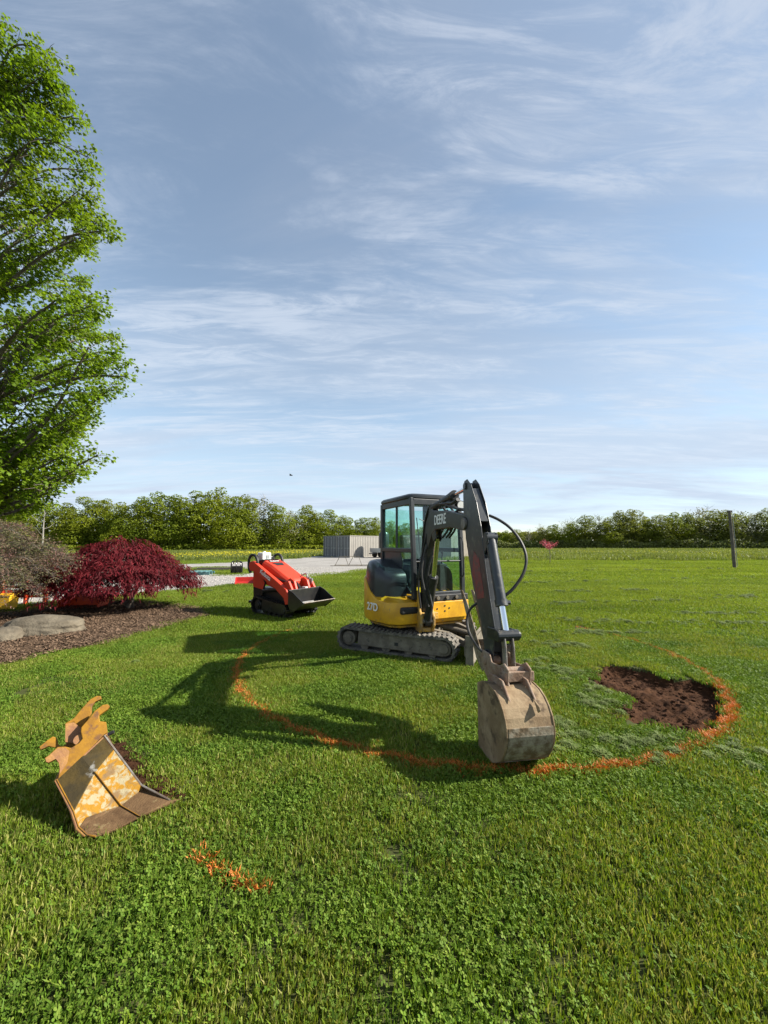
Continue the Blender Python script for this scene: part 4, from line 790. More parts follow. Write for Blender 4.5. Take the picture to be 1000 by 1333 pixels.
# ------------------------------------------------------------ stand-on track loader
def loader():
    C = Vector((-2.42, 9.45, 0)); root = empty('track_loader', C)
    tag(root, 'orange red stand-on track loader with a black front bucket, parked on the lawn', 'loader')
    ph = R(52); u = Vector((math.sin(ph), -math.cos(ph), 0)); r = Vector((-u.y, u.x, 0))*-1      # r: operator's right = image left
    K = lambda f, s, z: C+u*f+r*s+Vector((0, 0, z))
    for s in (-1, 1):
        track_assembly(root, K, s*.36-.10, s*.36+.10, 1.36, .42, .20, .15, s, dict(belt=MAT['blackp'], frame=MAT['blackp']), nlug=34)
    m = MB(); m.box(K, -.62, .55, -.26, .26, .18, .62); m.build('chassis', MAT['blackp'], root, bevel=.02)
    # side plates at the rear
    for s in (-1, 1):
        o0, o1 = sorted((s*.30, s*.33))
        m = MB(); m.prism(lambda a, o, b: K(a, o, b), [(-.78, .22), (-.52, .20), (-.40, .50), (-.30, .78), (-.50, 1.00), (-.82, 1.02)], o0, o1); sd = m.build('side_plate', MAT['blackp'], root, bevel=.006)
        m = MB(); m.prism(lambda a, o, b: K(a, o, b), [(-.80, .62), (-.40, .58), (-.33, .74), (-.50, .96), (-.80, .98)], s*.332 if s > 0 else s*.337, s*.337 if s > 0 else s*.332); m.build('red_panel', MAT['red'], sd)
        o0, o1 = sorted((s*.34, s*.44))
        arm = [(-.86, 1.10), (-.84, 1.22), (-.74, 1.26), (-.60, 1.22), (.30, .82), (.62, .66), (.72, .52), (.70, .34), (.60, .32), (.54, .46), (.20, .66), (-.62, 1.00), (-.80, 1.02)]
        m = MB(); m.prism(lambda a, o, b: K(a, o, b), arm, o0, o1); la = m.build('lift_arm', MAT['red'], root, bevel=.015)
        if s > 0:
            sl = Vector((-.90, -.40)); d = (K(.3, 0, .74)-K(-.55, 0, 1.11)).normalized(); upv = Vector((0, 0, 1)); ey = (upv-d*upv.dot(d)).normalized()
            text_mesh('arm_lettering', 'Kubota', .15, MAT['white'], la, K(-.16, .4425, .945), d, ey, .0015, .002)
        else:
            pass
        m = MB(); m.cyl(K(-.40, s*.31, .55), K(.22, s*.31, .62), .045); m.cyl(K(.2, s*.31, .615), K(.50, s*.31, .50), .024); m.build('lift_cylinder', MAT['blackp'], root, smooth=True)
        m = MB(); m.prism(lambda a, o, b: K(a, o, b), [(-.40, .78), (.28, .52), (.30, .60), (-.34, .86)], *sorted((s*.285, s*.30))); m.build('skirt_stripe', MAT['red'], root)
        # handle loops
        g = curve([K(-.58, s*.37, 1.12), K(-.60, s*.37, 1.28), K(-.70, s*.37, 1.39), K(-.86, s*.37, 1.39), K(-.97, s*.36, 1.28), K(-.98, s*.35, 1.08), K(-.92, s*.34, .96)], 6)
        m = MB(); m.tube(g, .034, 10); m.build('guard_loop', MAT['black'], root, smooth=True)
    # hood
    m = MB(); sec = []
    for f, w, z0, z1 in ((-.55, .27, .72, 1.24), (-.50, .28, .72, 1.27), (-.20, .27, .66, 1.17), (.15, .25, .58, 1.0), (.42, .22, .52, .86), (.46, .20, .52, .82)):
        sec.append([K(f, -w, z0), K(f, w, z0), K(f, w, z1-.06), K(f, w-.05, z1), K(f, -w+.05, z1), K(f, -w, z1-.06)])
    m.loft(sec); hd = m.build('hood', MAT['red'], root, bevel=.01)
    nrm = (Vector((0, 0, 1))*.30+u*.10).normalized(); sd = (u*.30-Vector((0, 0, 1))*.10).normalized()
    top = lambda f, s, e=.004: K(f, s, 1.27-.10*(f+.50)/.30 if f < -.2 else 1.17-.17*(f+.2)/.35)+nrm*e
    m = MB(); m.add([top(-.31, .15), top(-.31, -.15), top(-.16, -.10), top(-.16, .10)]+[top(-.31, .15, .012), top(-.31, -.15, .012), top(-.16, -.10, .012), top(-.16, .10, .012)], [(0, 1, 2, 3), (7, 6, 5, 4), (0, 4, 5, 1), (1, 5, 6, 2), (2, 6, 7, 3), (3, 7, 4, 0)]); m.build('air_intake', MAT['seat'], hd)
    m = MB(); m.add([top(-.46, .15), top(-.46, -.15), top(-.37, -.15), top(-.37, .15)]+[top(-.46, .15, .010), top(-.46, -.15, .010), top(-.37, -.15, .010), top(-.37, .15, .010)], [(0, 1, 2, 3), (7, 6, 5, 4), (0, 4, 5, 1), (1, 5, 6, 2), (2, 6, 7, 3), (3, 7, 4, 0)]); m.build('name_plate', MAT['seat'], hd)
    text_mesh('hood_lettering', 'Kubota', .085, MAT['white'], hd, top(-.415, 0, .013), -r, -sd, .001, .002)
    # control station and white canister
    m = MB(); m.box(K, -.86, -.56, -.28, .28, .95, 1.16); m.loft([[K(f, -.24, z), K(f, .24, z), K(f+.05, .24, z+.12), K(f+.05, -.24, z+.12)] for f, z in ((-.86, 1.14), (-.60, 1.18))]); m.build('control_station', MAT['blackp'], root, bevel=.02)
    m = MB(); m.box(K, -.80, -.77, -.24, .10, 1.20, 1.36); m.build('control_screen', MAT['scuffed'], root, bevel=.02)
    for s in (-.22, .24): m = MB(); m.tube([K(-.74, s, 1.2), K(-.76, s, 1.36), K(-.80, s, 1.40)], .014, 7); m.build('control_lever', MAT['black'], root)
    m = MB(); m.box(K, -.90, -.66, -.08, .18, 1.20, 1.46); wb = m.build('white_tank', MAT['whitebox'], root, bevel=.025)
    m = MB(); m.box(K, -.66, -.645, -.02, .08, 1.28, 1.40); m.build('latch', MAT['galv'], wb)
    m = MB(); m.cyl(K(-.78, .05, 1.455), K(-.78, .05, 1.49), .035); m.build('cap', MAT['whitebox'], wb)
    m = MB(); m.box(K, -1.05, -.72, -.30, .30, .20, .26); m.build('operator_platform', MAT['blackp'], root, bevel=.008)
    # front crosshead: red castings, black plate, tilt cylinder, couplings
    m = MB()
    for s in (-1, 1):
        m.prism(lambda a, o, b: K(a, o, b), [(.30, .76), (.48, .90), (.62, .84), (.72, .62), (.72, .40), (.58, .40), (.48, .62)], *sorted((s*.16, s*.22)))
        m.prism(lambda a, o, b: K(a, o, b), [(.46, .82), (.60, .84), (.74, .64), (.74, .44), (.60, .44)], *sorted((s*.30, s*.36)))
    m.build('crosshead', MAT['red'], root, bevel=.01)
    m = MB(); m.cyl(K(.30, 0, .86), K(.66, 0, .56), .05); m.cyl(K(.64, 0, .575), K(.74, 0, .48), .026); m.build('tilt_cylinder', MAT['blackp'], root, smooth=True)
    m = MB(); m.prism(lambda a, o, b: K(a, o, b), [(.66, .30), (.74, .30), (.74, .66), (.66, .62)], -.40, .40); m.build('attachment_plate', MAT['blackp'], root, bevel=.01)
    m = MB(); m.box(K, .55, .68, -.18, -.08, .56, .68); m.build('white_label', MAT['whitebox'], root)
    m = MB()
    for k in range(3): m.cyl(K(.52+.05*k, -.26-.03*k, .72), K(.52+.05*k, -.26-.03*k, .92-.03*k), .028, 10)
    m.tube(curve([K(.50, -.30, .88), K(.42, -.32, .96), K(.30, -.30, .92), K(.15, -.26, .80)], 5), .016, 7); m.build('hydraulic_coupling', MAT['galv'], root, smooth=True)
    for k, (s, dz) in enumerate(((.25, 0), (.29, .03), (-.26, .01))):
        m = MB(); m.tube(curve([K(-.35, s, .98+dz), K(.05, s*1.05, .86+dz), K(.35, s*1.02, .80+dz), K(.56, s*.8, .78+dz), K(.66, s*.6, .66+dz)], 5), .014, 7); m.build('hose', MAT['black'], root, smooth=True)
    # bucket
    bw = .45; prof_o = [(.76, .66), (.74, .30), (.80, .12), (.92, .06), (1.24, .20), (1.27, .30)]
    m = MB(); fl = [(.755, .66), (.76, .36), (.82, .27), (.93, .25), (1.25, .42)]; out = [(1.26, .405), (.94, .225), (.80, .245), (.742, .35), (.735, .665)]
    m.loft([[K(f, s, z) for f, z in fl+out] for s in (-bw, bw)]); bk = m.build('bucket', MAT['blackp'], root, bevel=.005)
    m = MB()
    for s in (-1, 1): m = MB(); m.prism(lambda a, o, b: K(a, o, b), [(.735, .67), (.74, .34), (.80, .235), (.94, .21), (1.27, .41), (.90, .62)], *sorted((s*bw, s*(bw+.018)))); m.build('bucket_side', MAT['blackp'], bk, bevel=.004)
    m = MB(); m.add([K(.94, -bw+.02, .266), K(.94, bw-.02, .266), K(1.23, bw-.02, .420), K(1.23, -bw+.02, .420)], [(0, 1, 2, 3)])
    o = m.build('bucket_floor', MAT['scuffed'], bk, solid=.004)
    m = MB(); m.prism(lambda a, o, b: K(a, o, b), [(1.20, .385), (1.28, .435), (1.285, .42), (1.21, .365)], -bw-.01, bw+.01); m.build('cutting_edge', MAT['steel'], bk, bevel=.003)
loader()
# ------------------------------------------------------------ spare bucket lying on the grass
def spare_bucket():
    root = empty('spare_bucket', gnd(160, 1040))
    tag(root, 'scratched yellow spare digger bucket with flaking paint and hooked ears, lying on the grass', 'bucket')
    A = atY(74, 1015, 2.56); O = atY(136, 957, 2.76)
    A2 = atY(96, 1056, 2.515); R1 = atY(123.5, 1005, 2.63); Nn = atY(148.8, 974.5, 2.78)
    G = gnd(124.6, 1089, .035); Hh = gnd(153, 1078, .035); I = gnd(182, 1062.5, .035); J = gnd(219, 1047, .035); Kk = gnd(234.6, 1039.5, .035)
    D = gnd(103, 1077, .055); E_ = gnd(113.6, 1087, .040); Lr = gnd(221.4, 1041.5, .045); Mm = gnd(184, 1022, .10)
    R2 = gnd(157.6, 1048.4, .050); Q1 = gnd(112, 1064, .06); Q2 = gnd(186, 1027, .07)
    def onpl(px, py, a_, b_, c_):
        n_ = (b_-a_).cross(c_-a_); r_ = ray(px, py); o_ = Vector((0, 0, CAMH)); return o_+r_*((a_-o_).dot(n_)/r_.dot(n_))
    A2 = onpl(96, 1056, D, R2, R1); Q1 = onpl(112, 1064, D, R2, R1)
    def shell(name, V, F, mat, parent, th=.014, sm=False):
        o = mesh_obj(name, V, F, mat, parent, smooth=sm); md = o.modifiers.new('solid', 'SOLIDIFY'); md.thickness = th; md.offset = -1
        b = o.modifiers.new('bevel', 'BEVEL'); b.width = .003; b.limit_method = 'ANGLE'; return o
    mid = lambda a, b, t=.5: a.lerp(b, t)
    # two flaking wall panels
    w1 = shell('wall_panel', [A2, D, Q1, R2, R1], [(0, 1, 2, 3, 4)], MAT['flaked'], root)
    w2 = shell('wall_panel', [R1, R2, Q2, Mm, Nn], [(0, 1, 2, 3, 4)], MAT['flaked'], root)
    # rusty floor out to the lip
    shell('floor_plate', [Q1, D, E_, G, Hh, I, R2], [(0, 1, 2, 3, 4, 5, 6)], MAT['rustfloor'], root)
    shell('floor_plate', [R2, I, J, Kk, Lr, Mm, Q2], [(0, 1, 2, 3, 4, 5, 6)], MAT['rustfloor'], root)
    # central rib
    m = MB(); n = Vector((.30, -.55, .45)).normalized()
    m.loft([[p_-Vector((.007, .0, 0)), p_+Vector((.007, 0, 0)), p_+Vector((.004, 0, 0))+n*.014, p_-Vector((.004, 0, 0))+n*.014] for p_ in (R1, mid(R1, R2, .5), R2, mid(R2, I, .35), I)]); m.build('centre_rib', MAT['ochre'], root, bevel=.003)
    # recess under the top plate, its shade painted in by a darker material
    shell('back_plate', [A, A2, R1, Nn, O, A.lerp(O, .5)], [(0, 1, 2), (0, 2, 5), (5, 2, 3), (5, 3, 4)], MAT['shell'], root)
    # body behind: closes the bucket down to the ground
    bv = Vector((-.18, .30, 0)); g0 = lambda v: Vector((v.x, v.y, .0))
    B1 = g0(A+bv*.9); B2 = g0(O+bv*.8); T1 = A+bv*.7+Vector((0, 0, -.02)); T2 = O+bv*.6+Vector((0, 0, -.06))
    D0 = g0(D); M0 = g0(Mm)
    shell('back_shell', [A, O, T2, T1, B1, B2], [(0, 1, 2, 3), (3, 2, 5, 4)], MAT['rustear'], root)
    shell('side_plate', [A, A2, D, E_, D0, B1, T1], [(0, 1, 2, 3, 4, 5, 6)], MAT['rustear'], root)
    shell('side_plate', [O, Nn, Mm, M0, B2, T2], [(0, 1, 2, 3, 4, 5)], MAT['rustfloor'], root)
    m = MB(); m.tube([A, A2.lerp(A, .4), A2, D, E_, G], .0045, 6); m.build('side_rim', MAT['ochre'], root)
    m = MB(); m.tube([O, Nn, Mm, Lr], .006, 6); m.build('side_rim', MAT['steel'], root)
    # top bar and the two hooked ears
    d = (O-A); up = Vector((-.20, .25, .60)); nv = d.cross(up).normalized()
    def zz(x, y): return 30+.22*x, 890+.22*y
    def onplane(x, y, o):
        r_ = ray(*zz(x, y)); c = Vector((0, 0, CAMH)); return c+r_*((o-c).dot(nv)/r_.dot(nv))
    near = [(205, 578), (480, 302), (500, 288), (492, 226), (455, 222), (450, 188), (500, 152), (514, 132), (500, 120), (470, 126), (425, 160), (392, 205), (345, 258), (342, 285), (352, 326), (330, 352), (285, 380), (250, 372), (205, 374), (150, 425), (128, 440), (134, 466), (150, 470), (192, 448), (210, 470), (216, 505)]
    far = [(250, 420), (330, 352), (345, 310), (350, 260), (405, 176), (408, 132), (428, 106), (466, 90), (460, 72), (435, 72), (398, 92), (345, 150), (300, 205), (250, 235), (248, 250), (300, 225), (310, 275), (300, 300), (245, 335), (255, 356), (230, 372), (205, 355), (200, 318), (175, 312), (130, 345), (95, 374), (104, 392), (150, 370), (195, 380), (205, 420)]
    def plate(pts, o, mat, th, nm='ear'):
        V = [onplane(x, y, o) for x, y in pts]; n = len(V); m = MB(); m.add([v for v in V]+[v-nv*th for v in V], [tuple(range(n)), tuple(range(2*n-1, n-1, -1))]+[(i, n+i, n+(i+1) % n, (i+1) % n) for i in range(n)])
        o_ = m.build(nm, mat, root); bm = bmesh.new(); bm.from_mesh(o_.data); bmesh.ops.triangulate(bm, faces=[f for f in bm.faces if len(f.verts) > 4]); bm.to_mesh(o_.data); bm.free(); md = o_.modifiers.new('bevel', 'BEVEL'); md.width = .004; md.segments = 2; md.limit_method = 'ANGLE'; return o_
    plate(near, A, MAT['ochre'], .042); plate(far, A-nv*.12, MAT['ochre'], .042)
    # rust worn through on the lower hooks
    plate([(206, 380), (150, 428), (132, 442), (138, 462), (150, 466), (194, 444), (212, 468), (218, 505), (214, 540), (262, 470), (275, 400), (250, 378)], A+nv*.002, MAT['rustear'], .001, 'worn_hook')
    m = MB(); c0 = onplane(330, 330, A-nv*.018); m.cyl(c0, c0-nv*.09, .03, 12); c1 = onplane(430, 250, A-nv*.018); m.cyl(c1, c1-nv*.09, .03, 12); m.build('cross_tube', MAT['rustear'], root)
    wb = [onplane(x, y, A-nv*.07) for x, y in ((252, 238), (300, 228), (345, 262), (340, 320), (325, 352), (250, 345))]; m = MB(); m.add(wb+[v-nv*.014 for v in wb], [tuple(range(6)), tuple(range(11, 5, -1))]+[(i, 6+i, 6+(i+1) % 6, (i+1) % 6) for i in range(6)]); m.build('web_plate', MAT['rustear'], root)
    m = MB(); c2 = onplane(505, 300, A+nv*.0); m.cyl(c2, c2+Vector((.03, .012, .012)), .012, 10); m.build('pin_end', MAT['black'], root)
spare_bucket()
# ------------------------------------------------------------ foreground plants
class Leaves:
    def __init__(s): s.V = []; s.F = []
    def add(s, pts):                            # pts: (n, k, 3) array of n k-gons
        n, k, _ = pts.shape; b = sum(len(v) for v in s.V); s.V.append(pts.reshape(-1, 3)); s.F.append((np.arange(n*k).reshape(n, k)+b))
    def build(s, name, mat, parent, origin):
        V = np.concatenate(s.V)-np.array(origin); me = bpy.data.meshes.new(name)
        F = [f for a in s.F for f in a.tolist()]; me.from_pydata(V.tolist(), [], F); me.materials.append(mat); me.update()
        o = bpy.data.objects.new(name, me); COL.objects.link(o); o.parent = parent; return o
def unit(v): return v/np.maximum(np.linalg.norm(v, axis=-1, keepdims=True), 1e-9)
MAPLE = np.array([(0, -.12), (.22, .02), (.50, .02), (.40, .30), (.52, .52), (.24, .58), (0, 1.0), (-.24, .58), (-.52, .52), (-.40, .30), (-.50, .02), (-.22, .02)])
def leaf_pts(c, d, nrm, size, shape, r, cup=.25):
    d = unit(d); s = unit(np.cross(d, nrm)); n = np.cross(s, d)
    sh = shape[None, :, :]*size[:, None, None]
    P = c[:, None, :]+s[:, None, :]*sh[:, :, :1]+d[:, None, :]*sh[:, :, 1:]-n[:, None, :]*(np.abs(sh[:, :, :1])*cup+sh[:, :, 1:]**2/np.maximum(size[:, None, None], 1e-6)*.15)
    return P
def big_tree():
    r = np.random.default_rng(42); base = Vector((-12.0, 10.0, 0)); root = empty('maple_tree', base)
    tag(root, 'tall leafy green maple tree rising at the left, its boughs reaching over the beds', 'tree')
    H = 17.0
    env_z = [0, 2.4, 3.0, 3.9, 4.8, 5.4, 5.9, 7.2, 8.2, 9.2, 10, 12.4, 13.6, 15.2, 16.4, 17.2]
    env_r = [2.5, 3.2, 3.9, 4.85, 4.5, 4.9, 5.55, 5.30, 4.6, 4.55, 4.95, 4.45, 3.6, 2.4, 1.2, .2]
    m = MB(); trunk = curve([base+Vector((0, 0, -.1)), base+Vector((.05, 0, 2)), base+Vector((-.1, .1, 5)), base+Vector((.1, 0, 9)), base+Vector((0, .05, 13)), base+Vector((.1, 0, 16.2))], 4)
    m.tube(trunk, [.26*(1-i/len(trunk))+.03 for i in range(len(trunk))], 10); m.build('trunk', MAT['bark'], root, smooth=True)
    br = MB(); tips = []; dirs = []
    sil_y = [0, 25, 60, 95, 125, 170, 240, 290, 330, 365, 395, 430, 495, 520, 550, 575, 595, 620, 645, 700]; sil_x = [2, 12, 75, 98, 122, 118, 138, 146, 122, 126, 134, 160, 174, 140, 118, 100, 136, 100, 62, 40]
    def over(v):
        f = v.y*cP+(v.z-CAMH)*sP; px = 500+FPX*v.x/f; py = 666.5-FPX*((v.z-CAMH)*cP-v.y*sP)/f; return px > np.interp(py, sil_y, sil_x)-9
    nb = 128
    low = [(128, 592, 9.7), (98, 612, 9.3), (66, 634, 9.0), (166, 490, 10.0), (150, 466, 9.6), (116, 545, 10.2), (52, 578, 10.0), (88, 588, 9.6), (112, 600, 10.3), (40, 620, 9.5), (72, 70, 10.0), (66, 90, 9.6), (14, 34, 10.0), (140, 300, 10.2), (98, 150, 10), (116, 205, 10.1), (78, 185, 9.6), (40, 150, 9.5), (58, 230, 9.4), (85, 120, 10.1), (30, 100, 9.6)]
    for i in range(nb+len(low)):
        z1 = 2.7+(H-2.9)*((i+.5)/nb)**1.22+r.normal(0, .15)
        view = r.random() < .80
        az = r.uniform(-1.35, 1.25) if view else r.uniform(1.25, 4.93)
        rad = np.interp(z1, env_z, env_r)*(r.uniform(.66, 1.08) if r.random() < .75 else r.uniform(.4, .7))
        z0 = max(1.9, z1-rad*r.uniform(.45, 1.15)-.1)
        tz = min(z0, 16); tx = Vector((base.x, base.y, tz))
        end = Vector((base.x+rad*math.cos(az), base.y+rad*math.sin(az), z1))
        while rad > 1.0 and over(end): rad *= .96; end = Vector((base.x+rad*math.cos(az), base.y+rad*math.sin(az), z1))
        if i >= nb:
            end = atY(*low[i-nb]); rad = (end.to_2d()-base.to_2d()).length; z1 = end.z; z0 = max(1.8, min(15.5, z1-rad*r.uniform(.25, .5))); tx = Vector((base.x, base.y, z0))
        sag = rad*.10 if z1 > 6 else -rad*.02
        pts = curve([tx, tx.lerp(end, .35)+Vector((0, 0, sag)), tx.lerp(end, .7)+Vector((r.normal(0, .15), r.normal(0, .15), sag*1.1)), end], 5)
        r0 = .022+.011*rad
        br.tube(pts, [r0*(1-.88*k/len(pts)) for k in range(len(pts))], 5)
        # side twigs
        nt = int(7+rad*4.2)
        for k in range(nt):
            t = .26+.74*(k+.5)/nt; j = min(int(t*(len(pts)-1)), len(pts)-2); q = pts[j].lerp(pts[j+1], t*(len(pts)-1)-j)
            d = (pts[j+1]-pts[j]).normalized(); sd = d.cross(Vector((0, 0, 1))).normalized()*(1 if k % 2 else -1)
            ln = (.75-.40*t)*r.uniform(.5, 1.2)*min(1, rad/3.2)+.12
            v = (d*r.uniform(.5, 1.0)+sd*r.uniform(.5, 1.0)+Vector((0, 0, r.uniform(-.15, .35)))).normalized()
            e = q+v*ln+Vector((0, 0, -.10*ln)); mid = q+v*ln*.5+Vector((0, 0, .04))
            br.tube([q, mid, e], [.009, .006, .003], 3)
            nn = 2+int(ln*4)
            if r.random() < .30: continue
            for s in range(nn):
                tt = .45+.55*(s+.8)/nn; tips.append(np.array(q.lerp(e, tt)+Vector((r.normal(0, .05), r.normal(0, .05), r.normal(0, .04))))); dirs.append(np.array(v))
        tips.append(np.array(end)); dirs.append(np.array((end-pts[-2]).normalized()))
    br.build('limbs', MAT['bark'], root)
    T = np.array(tips); Dv = np.array(dirs)
    lv = Leaves()
    k = 10
    c = np.repeat(T, k, 0)+r.normal(0, .085, (len(T)*k, 3)); d = np.repeat(Dv, k, 0)*.55+r.normal(0, .55, (len(c), 3)); d[:, 2] -= .50
    n = r.normal(0, .40, (len(c), 3)); n[:, 2] += 1.0; n[:, 0] += .35
    lv.add(leaf_pts(c, d, unit(n), r.uniform(.050, .105, len(c)), MAPLE, r))
    lv.build('crown', MAT['leaf'], root, base)
big_tree()
def laceleaf():
    r = np.random.default_rng(8); b = gnd(168, 793); root = empty('burgundy_maple', b)
    tag(root, 'low spreading dark burgundy laceleaf maple with drooping foliage in the mulch bed', 'shrub')
    br = MB(); spr = []; out = []
    for i in range(3):
        a = 2.1*i+.4; g = curve([b+Vector((.05*math.cos(a), .05*math.sin(a), 0)), b+Vector((.10*math.cos(a+1), .10*math.sin(a+1), .35)), b+Vector((.28*math.cos(a), .28*math.sin(a), .75)), b+Vector((.45*math.cos(a+.5), .45*math.sin(a+.5), 1.15))], 4)
        br.tube(g, [.060*(1-.6*k/len(g)) for k in range(len(g))], 7)
    def dome(rad, az): return 1.80*math.sqrt(max(0, 1-(rad/1.0)**2*.80))
    n = 560
    for i in range(n):
        q = math.sqrt((i+.5)/n)*1.0; az = i*2.39996+r.normal(0, .15)
        lay = r.choice([1.0, .82, .62], p=[.55, .28, .17])
        rx = 1.64*(1+.10*math.sin(3*az+1)+.07*math.sin(5*az)); x, y = q*rx*math.cos(az)-.32, q*rx*.88*math.sin(az)
        z = (1.70*math.sqrt(max(0.0, 1-.86*q*q))*(1+.05*math.sin(4*az+q*5)))*lay+r.normal(0, .05)
        if z < .40+.22*r.random(): continue
        if r.random() < .10: continue
        e = b+Vector((x, y, z)); o = Vector((math.cos(az), math.sin(az), 0))
        spr.append(np.array(e)); out.append(np.array(o))
        if i % 2 == 0:
            s = b+Vector((.3*math.cos(az), .3*math.sin(az), .75+.2*r.random())); br.tube(curve([s, s.lerp(e, .5)+Vector((0, 0, .15)), e], 3), [.018, .015, .012, .009, .007, .005, .004], 4)
    br.build('trunk', MAT['bark'], root)
    S = np.array(spr); O = np.array(out); k = 105; lv = Leaves()
    N = len(S)*k; o = np.repeat(O, k, 0); side = np.stack([-o[:, 1], o[:, 0], 0*o[:, 0]], -1)
    along = r.uniform(-.22, .26, N); sd = r.normal(0, .13, N)
    c = np.repeat(S, k, 0)+o*along[:, None]+side*sd[:, None]; c[:, 2] += -.9*np.clip(along, -.05, 1)**1.3*.55-np.abs(sd)*.25+r.normal(0, .030, N)
    d = o*r.uniform(.1, 1.0, N)[:, None]+side*r.normal(0, .6, N)[:, None]; d[:, 2] -= r.uniform(.1, 1.0, N)
    nn = o*.5+r.normal(0, .4, (N, 3)); nn[:, 2] += .9
    strip = np.array([(0, 0), (.10, .35), (.04, 1.0), (-.04, 1.0), (-.10, .35)])
    lv.add(leaf_pts(c, d, unit(nn), r.uniform(.07, .15, N), strip, r, .1)); lv.build('foliage', MAT['burgundy'], root, b)
laceleaf()
def sparse_shrub():
    r = np.random.default_rng(18); b = Vector((-8.65, 7.8, 0)); root = empty('weeping_shrub', b)
    tag(root, 'open twiggy purple brown weeping shrub at the left edge, arching over the boulder', 'shrub')
    br = MB(); pts_c = []; pts_o = []
    for i in range(420):
        az = r.uniform(0, 6.283); q = math.sqrt(r.random()); rx = 1.48*(1+.12*math.sin(3*az)); top = 2.42*math.sqrt(max(0, 1-.66*q*q))*r.uniform(.42, 1.0)
        if top < .55 or (top < .95 and r.random() < .7): continue
        s = b+Vector((.14*math.cos(az), .14*math.sin(az), r.uniform(.5, 1.2)*min(1, top/1.4))); e = b+Vector((q*rx*math.cos(az), q*rx*math.sin(az), top))
        tipp = e+Vector((math.cos(az)*.34, math.sin(az)*.34, -.10-.16*q))
        g = curve([s, s.lerp(e, .55)+Vector((0, 0, .12)), e, tipp], 4); br.tube(g, [.009*(1-.8*k/len(g)) for k in range(len(g))], 3)
        for k in range(3, len(g)):
            for _ in range(8):
                d = Vector((math.cos(az)*.7+r.normal(0, .8), math.sin(az)*.7+r.normal(0, .8), r.normal(-.05, .45))).normalized(); ln = r.uniform(.08, .30); q1 = g[k]+d*ln
                br.add([g[k]+Vector((0, 0, .002)), g[k]-Vector((0, 0, .002)), q1], [(0, 1, 2)])
                for t in (.4, .6, .8, 1.0): pts_c.append(np.array(g[k].lerp(q1, t))); pts_o.append(np.array(d))
    m = MB()
    for i in range(3):
        a = i*2.1; m.tube(curve([b+Vector((.06*math.cos(a), .06*math.sin(a), 0)), b+Vector((.14*math.cos(a), .14*math.sin(a), .5)), b+Vector((.1*math.cos(a+1), .1*math.sin(a+1), 1.2))], 4), [.05, .046, .042, .04, .038, .034, .03, .028, .02], 6)
    m.build('trunk', MAT['bark'], root, smooth=True); br.build('twigs', MAT['bark'], root)
    C = np.array(pts_c); O = np.array(pts_o); k = 1; N = len(C)*k
    c = np.repeat(C, k, 0)+r.normal(0, .02, (N, 3)); d = np.repeat(O, k, 0)+r.normal(0, .5, (N, 3)); d[:, 2] -= .3; nn = r.normal(0, .5, (N, 3)); nn[:, 2] += .8
    lv = Leaves(); lv.add(leaf_pts(c, d, unit(nn), r.uniform(.022, .050, N), np.array([(0, 0), (.24, .4), (0, 1.0), (-.24, .4)]), r)); lv.build('foliage', MAT['sparse'], root, b)
sparse_shrub()
def boulder(name, c, sx, sy, sz, seed, label, rot=0.0):
    r = np.random.default_rng(seed); bm = bmesh.new(); bmesh.ops.create_icosphere(bm, subdivisions=5, radius=1)
    k = r.normal(0, 1, (9, 3)); ph = r.uniform(0, 6, 9)
    for v in bm.verts:
        p = np.array(v.co); n = sum(math.sin(k[i]@p*1.6+ph[i]) for i in range(9))/9+.35*1.4*sum(math.sin(k[i]@p*5+ph[i]) for i in range(9))/9+.26*sum(math.sin(k[i]@p*13+ph[i]*2) for i in range(9))/9
        q = np.sign(p)*np.abs(p)**.85; v.co = Vector(q*(1+.22*n)); v.co = Vector((v.co.x*sx, v.co.y*sy, (v.co.z+.35)*sz))
    bmesh.ops.rotate(bm, verts=bm.verts, cent=(0, 0, 0), matrix=Matrix.Rotation(rot, 3, 'Z'))
    me = bpy.data.meshes.new(name); bm.to_mesh(me); bm.free(); me.materials.append(MAT['rock']); me.polygons.foreach_set('use_smooth', [True]*len(me.polygons))
    o = bpy.data.objects.new(name, me); COL.objects.link(o); o.location = c; tag(o, label, 'rock')
boulder('boulder', gnd(57, 829)+Vector((-.24, .25, -.02)), .66, .36, .25, 4, 'low rounded tan boulder lying on the mulch beside the burgundy maple', .15)
boulder('boulder', gnd(-14, 838)+Vector((0, .2, -.04)), .30, .24, .20, 9, 'smaller grey stone at the left edge, half hidden under the weeping shrub')
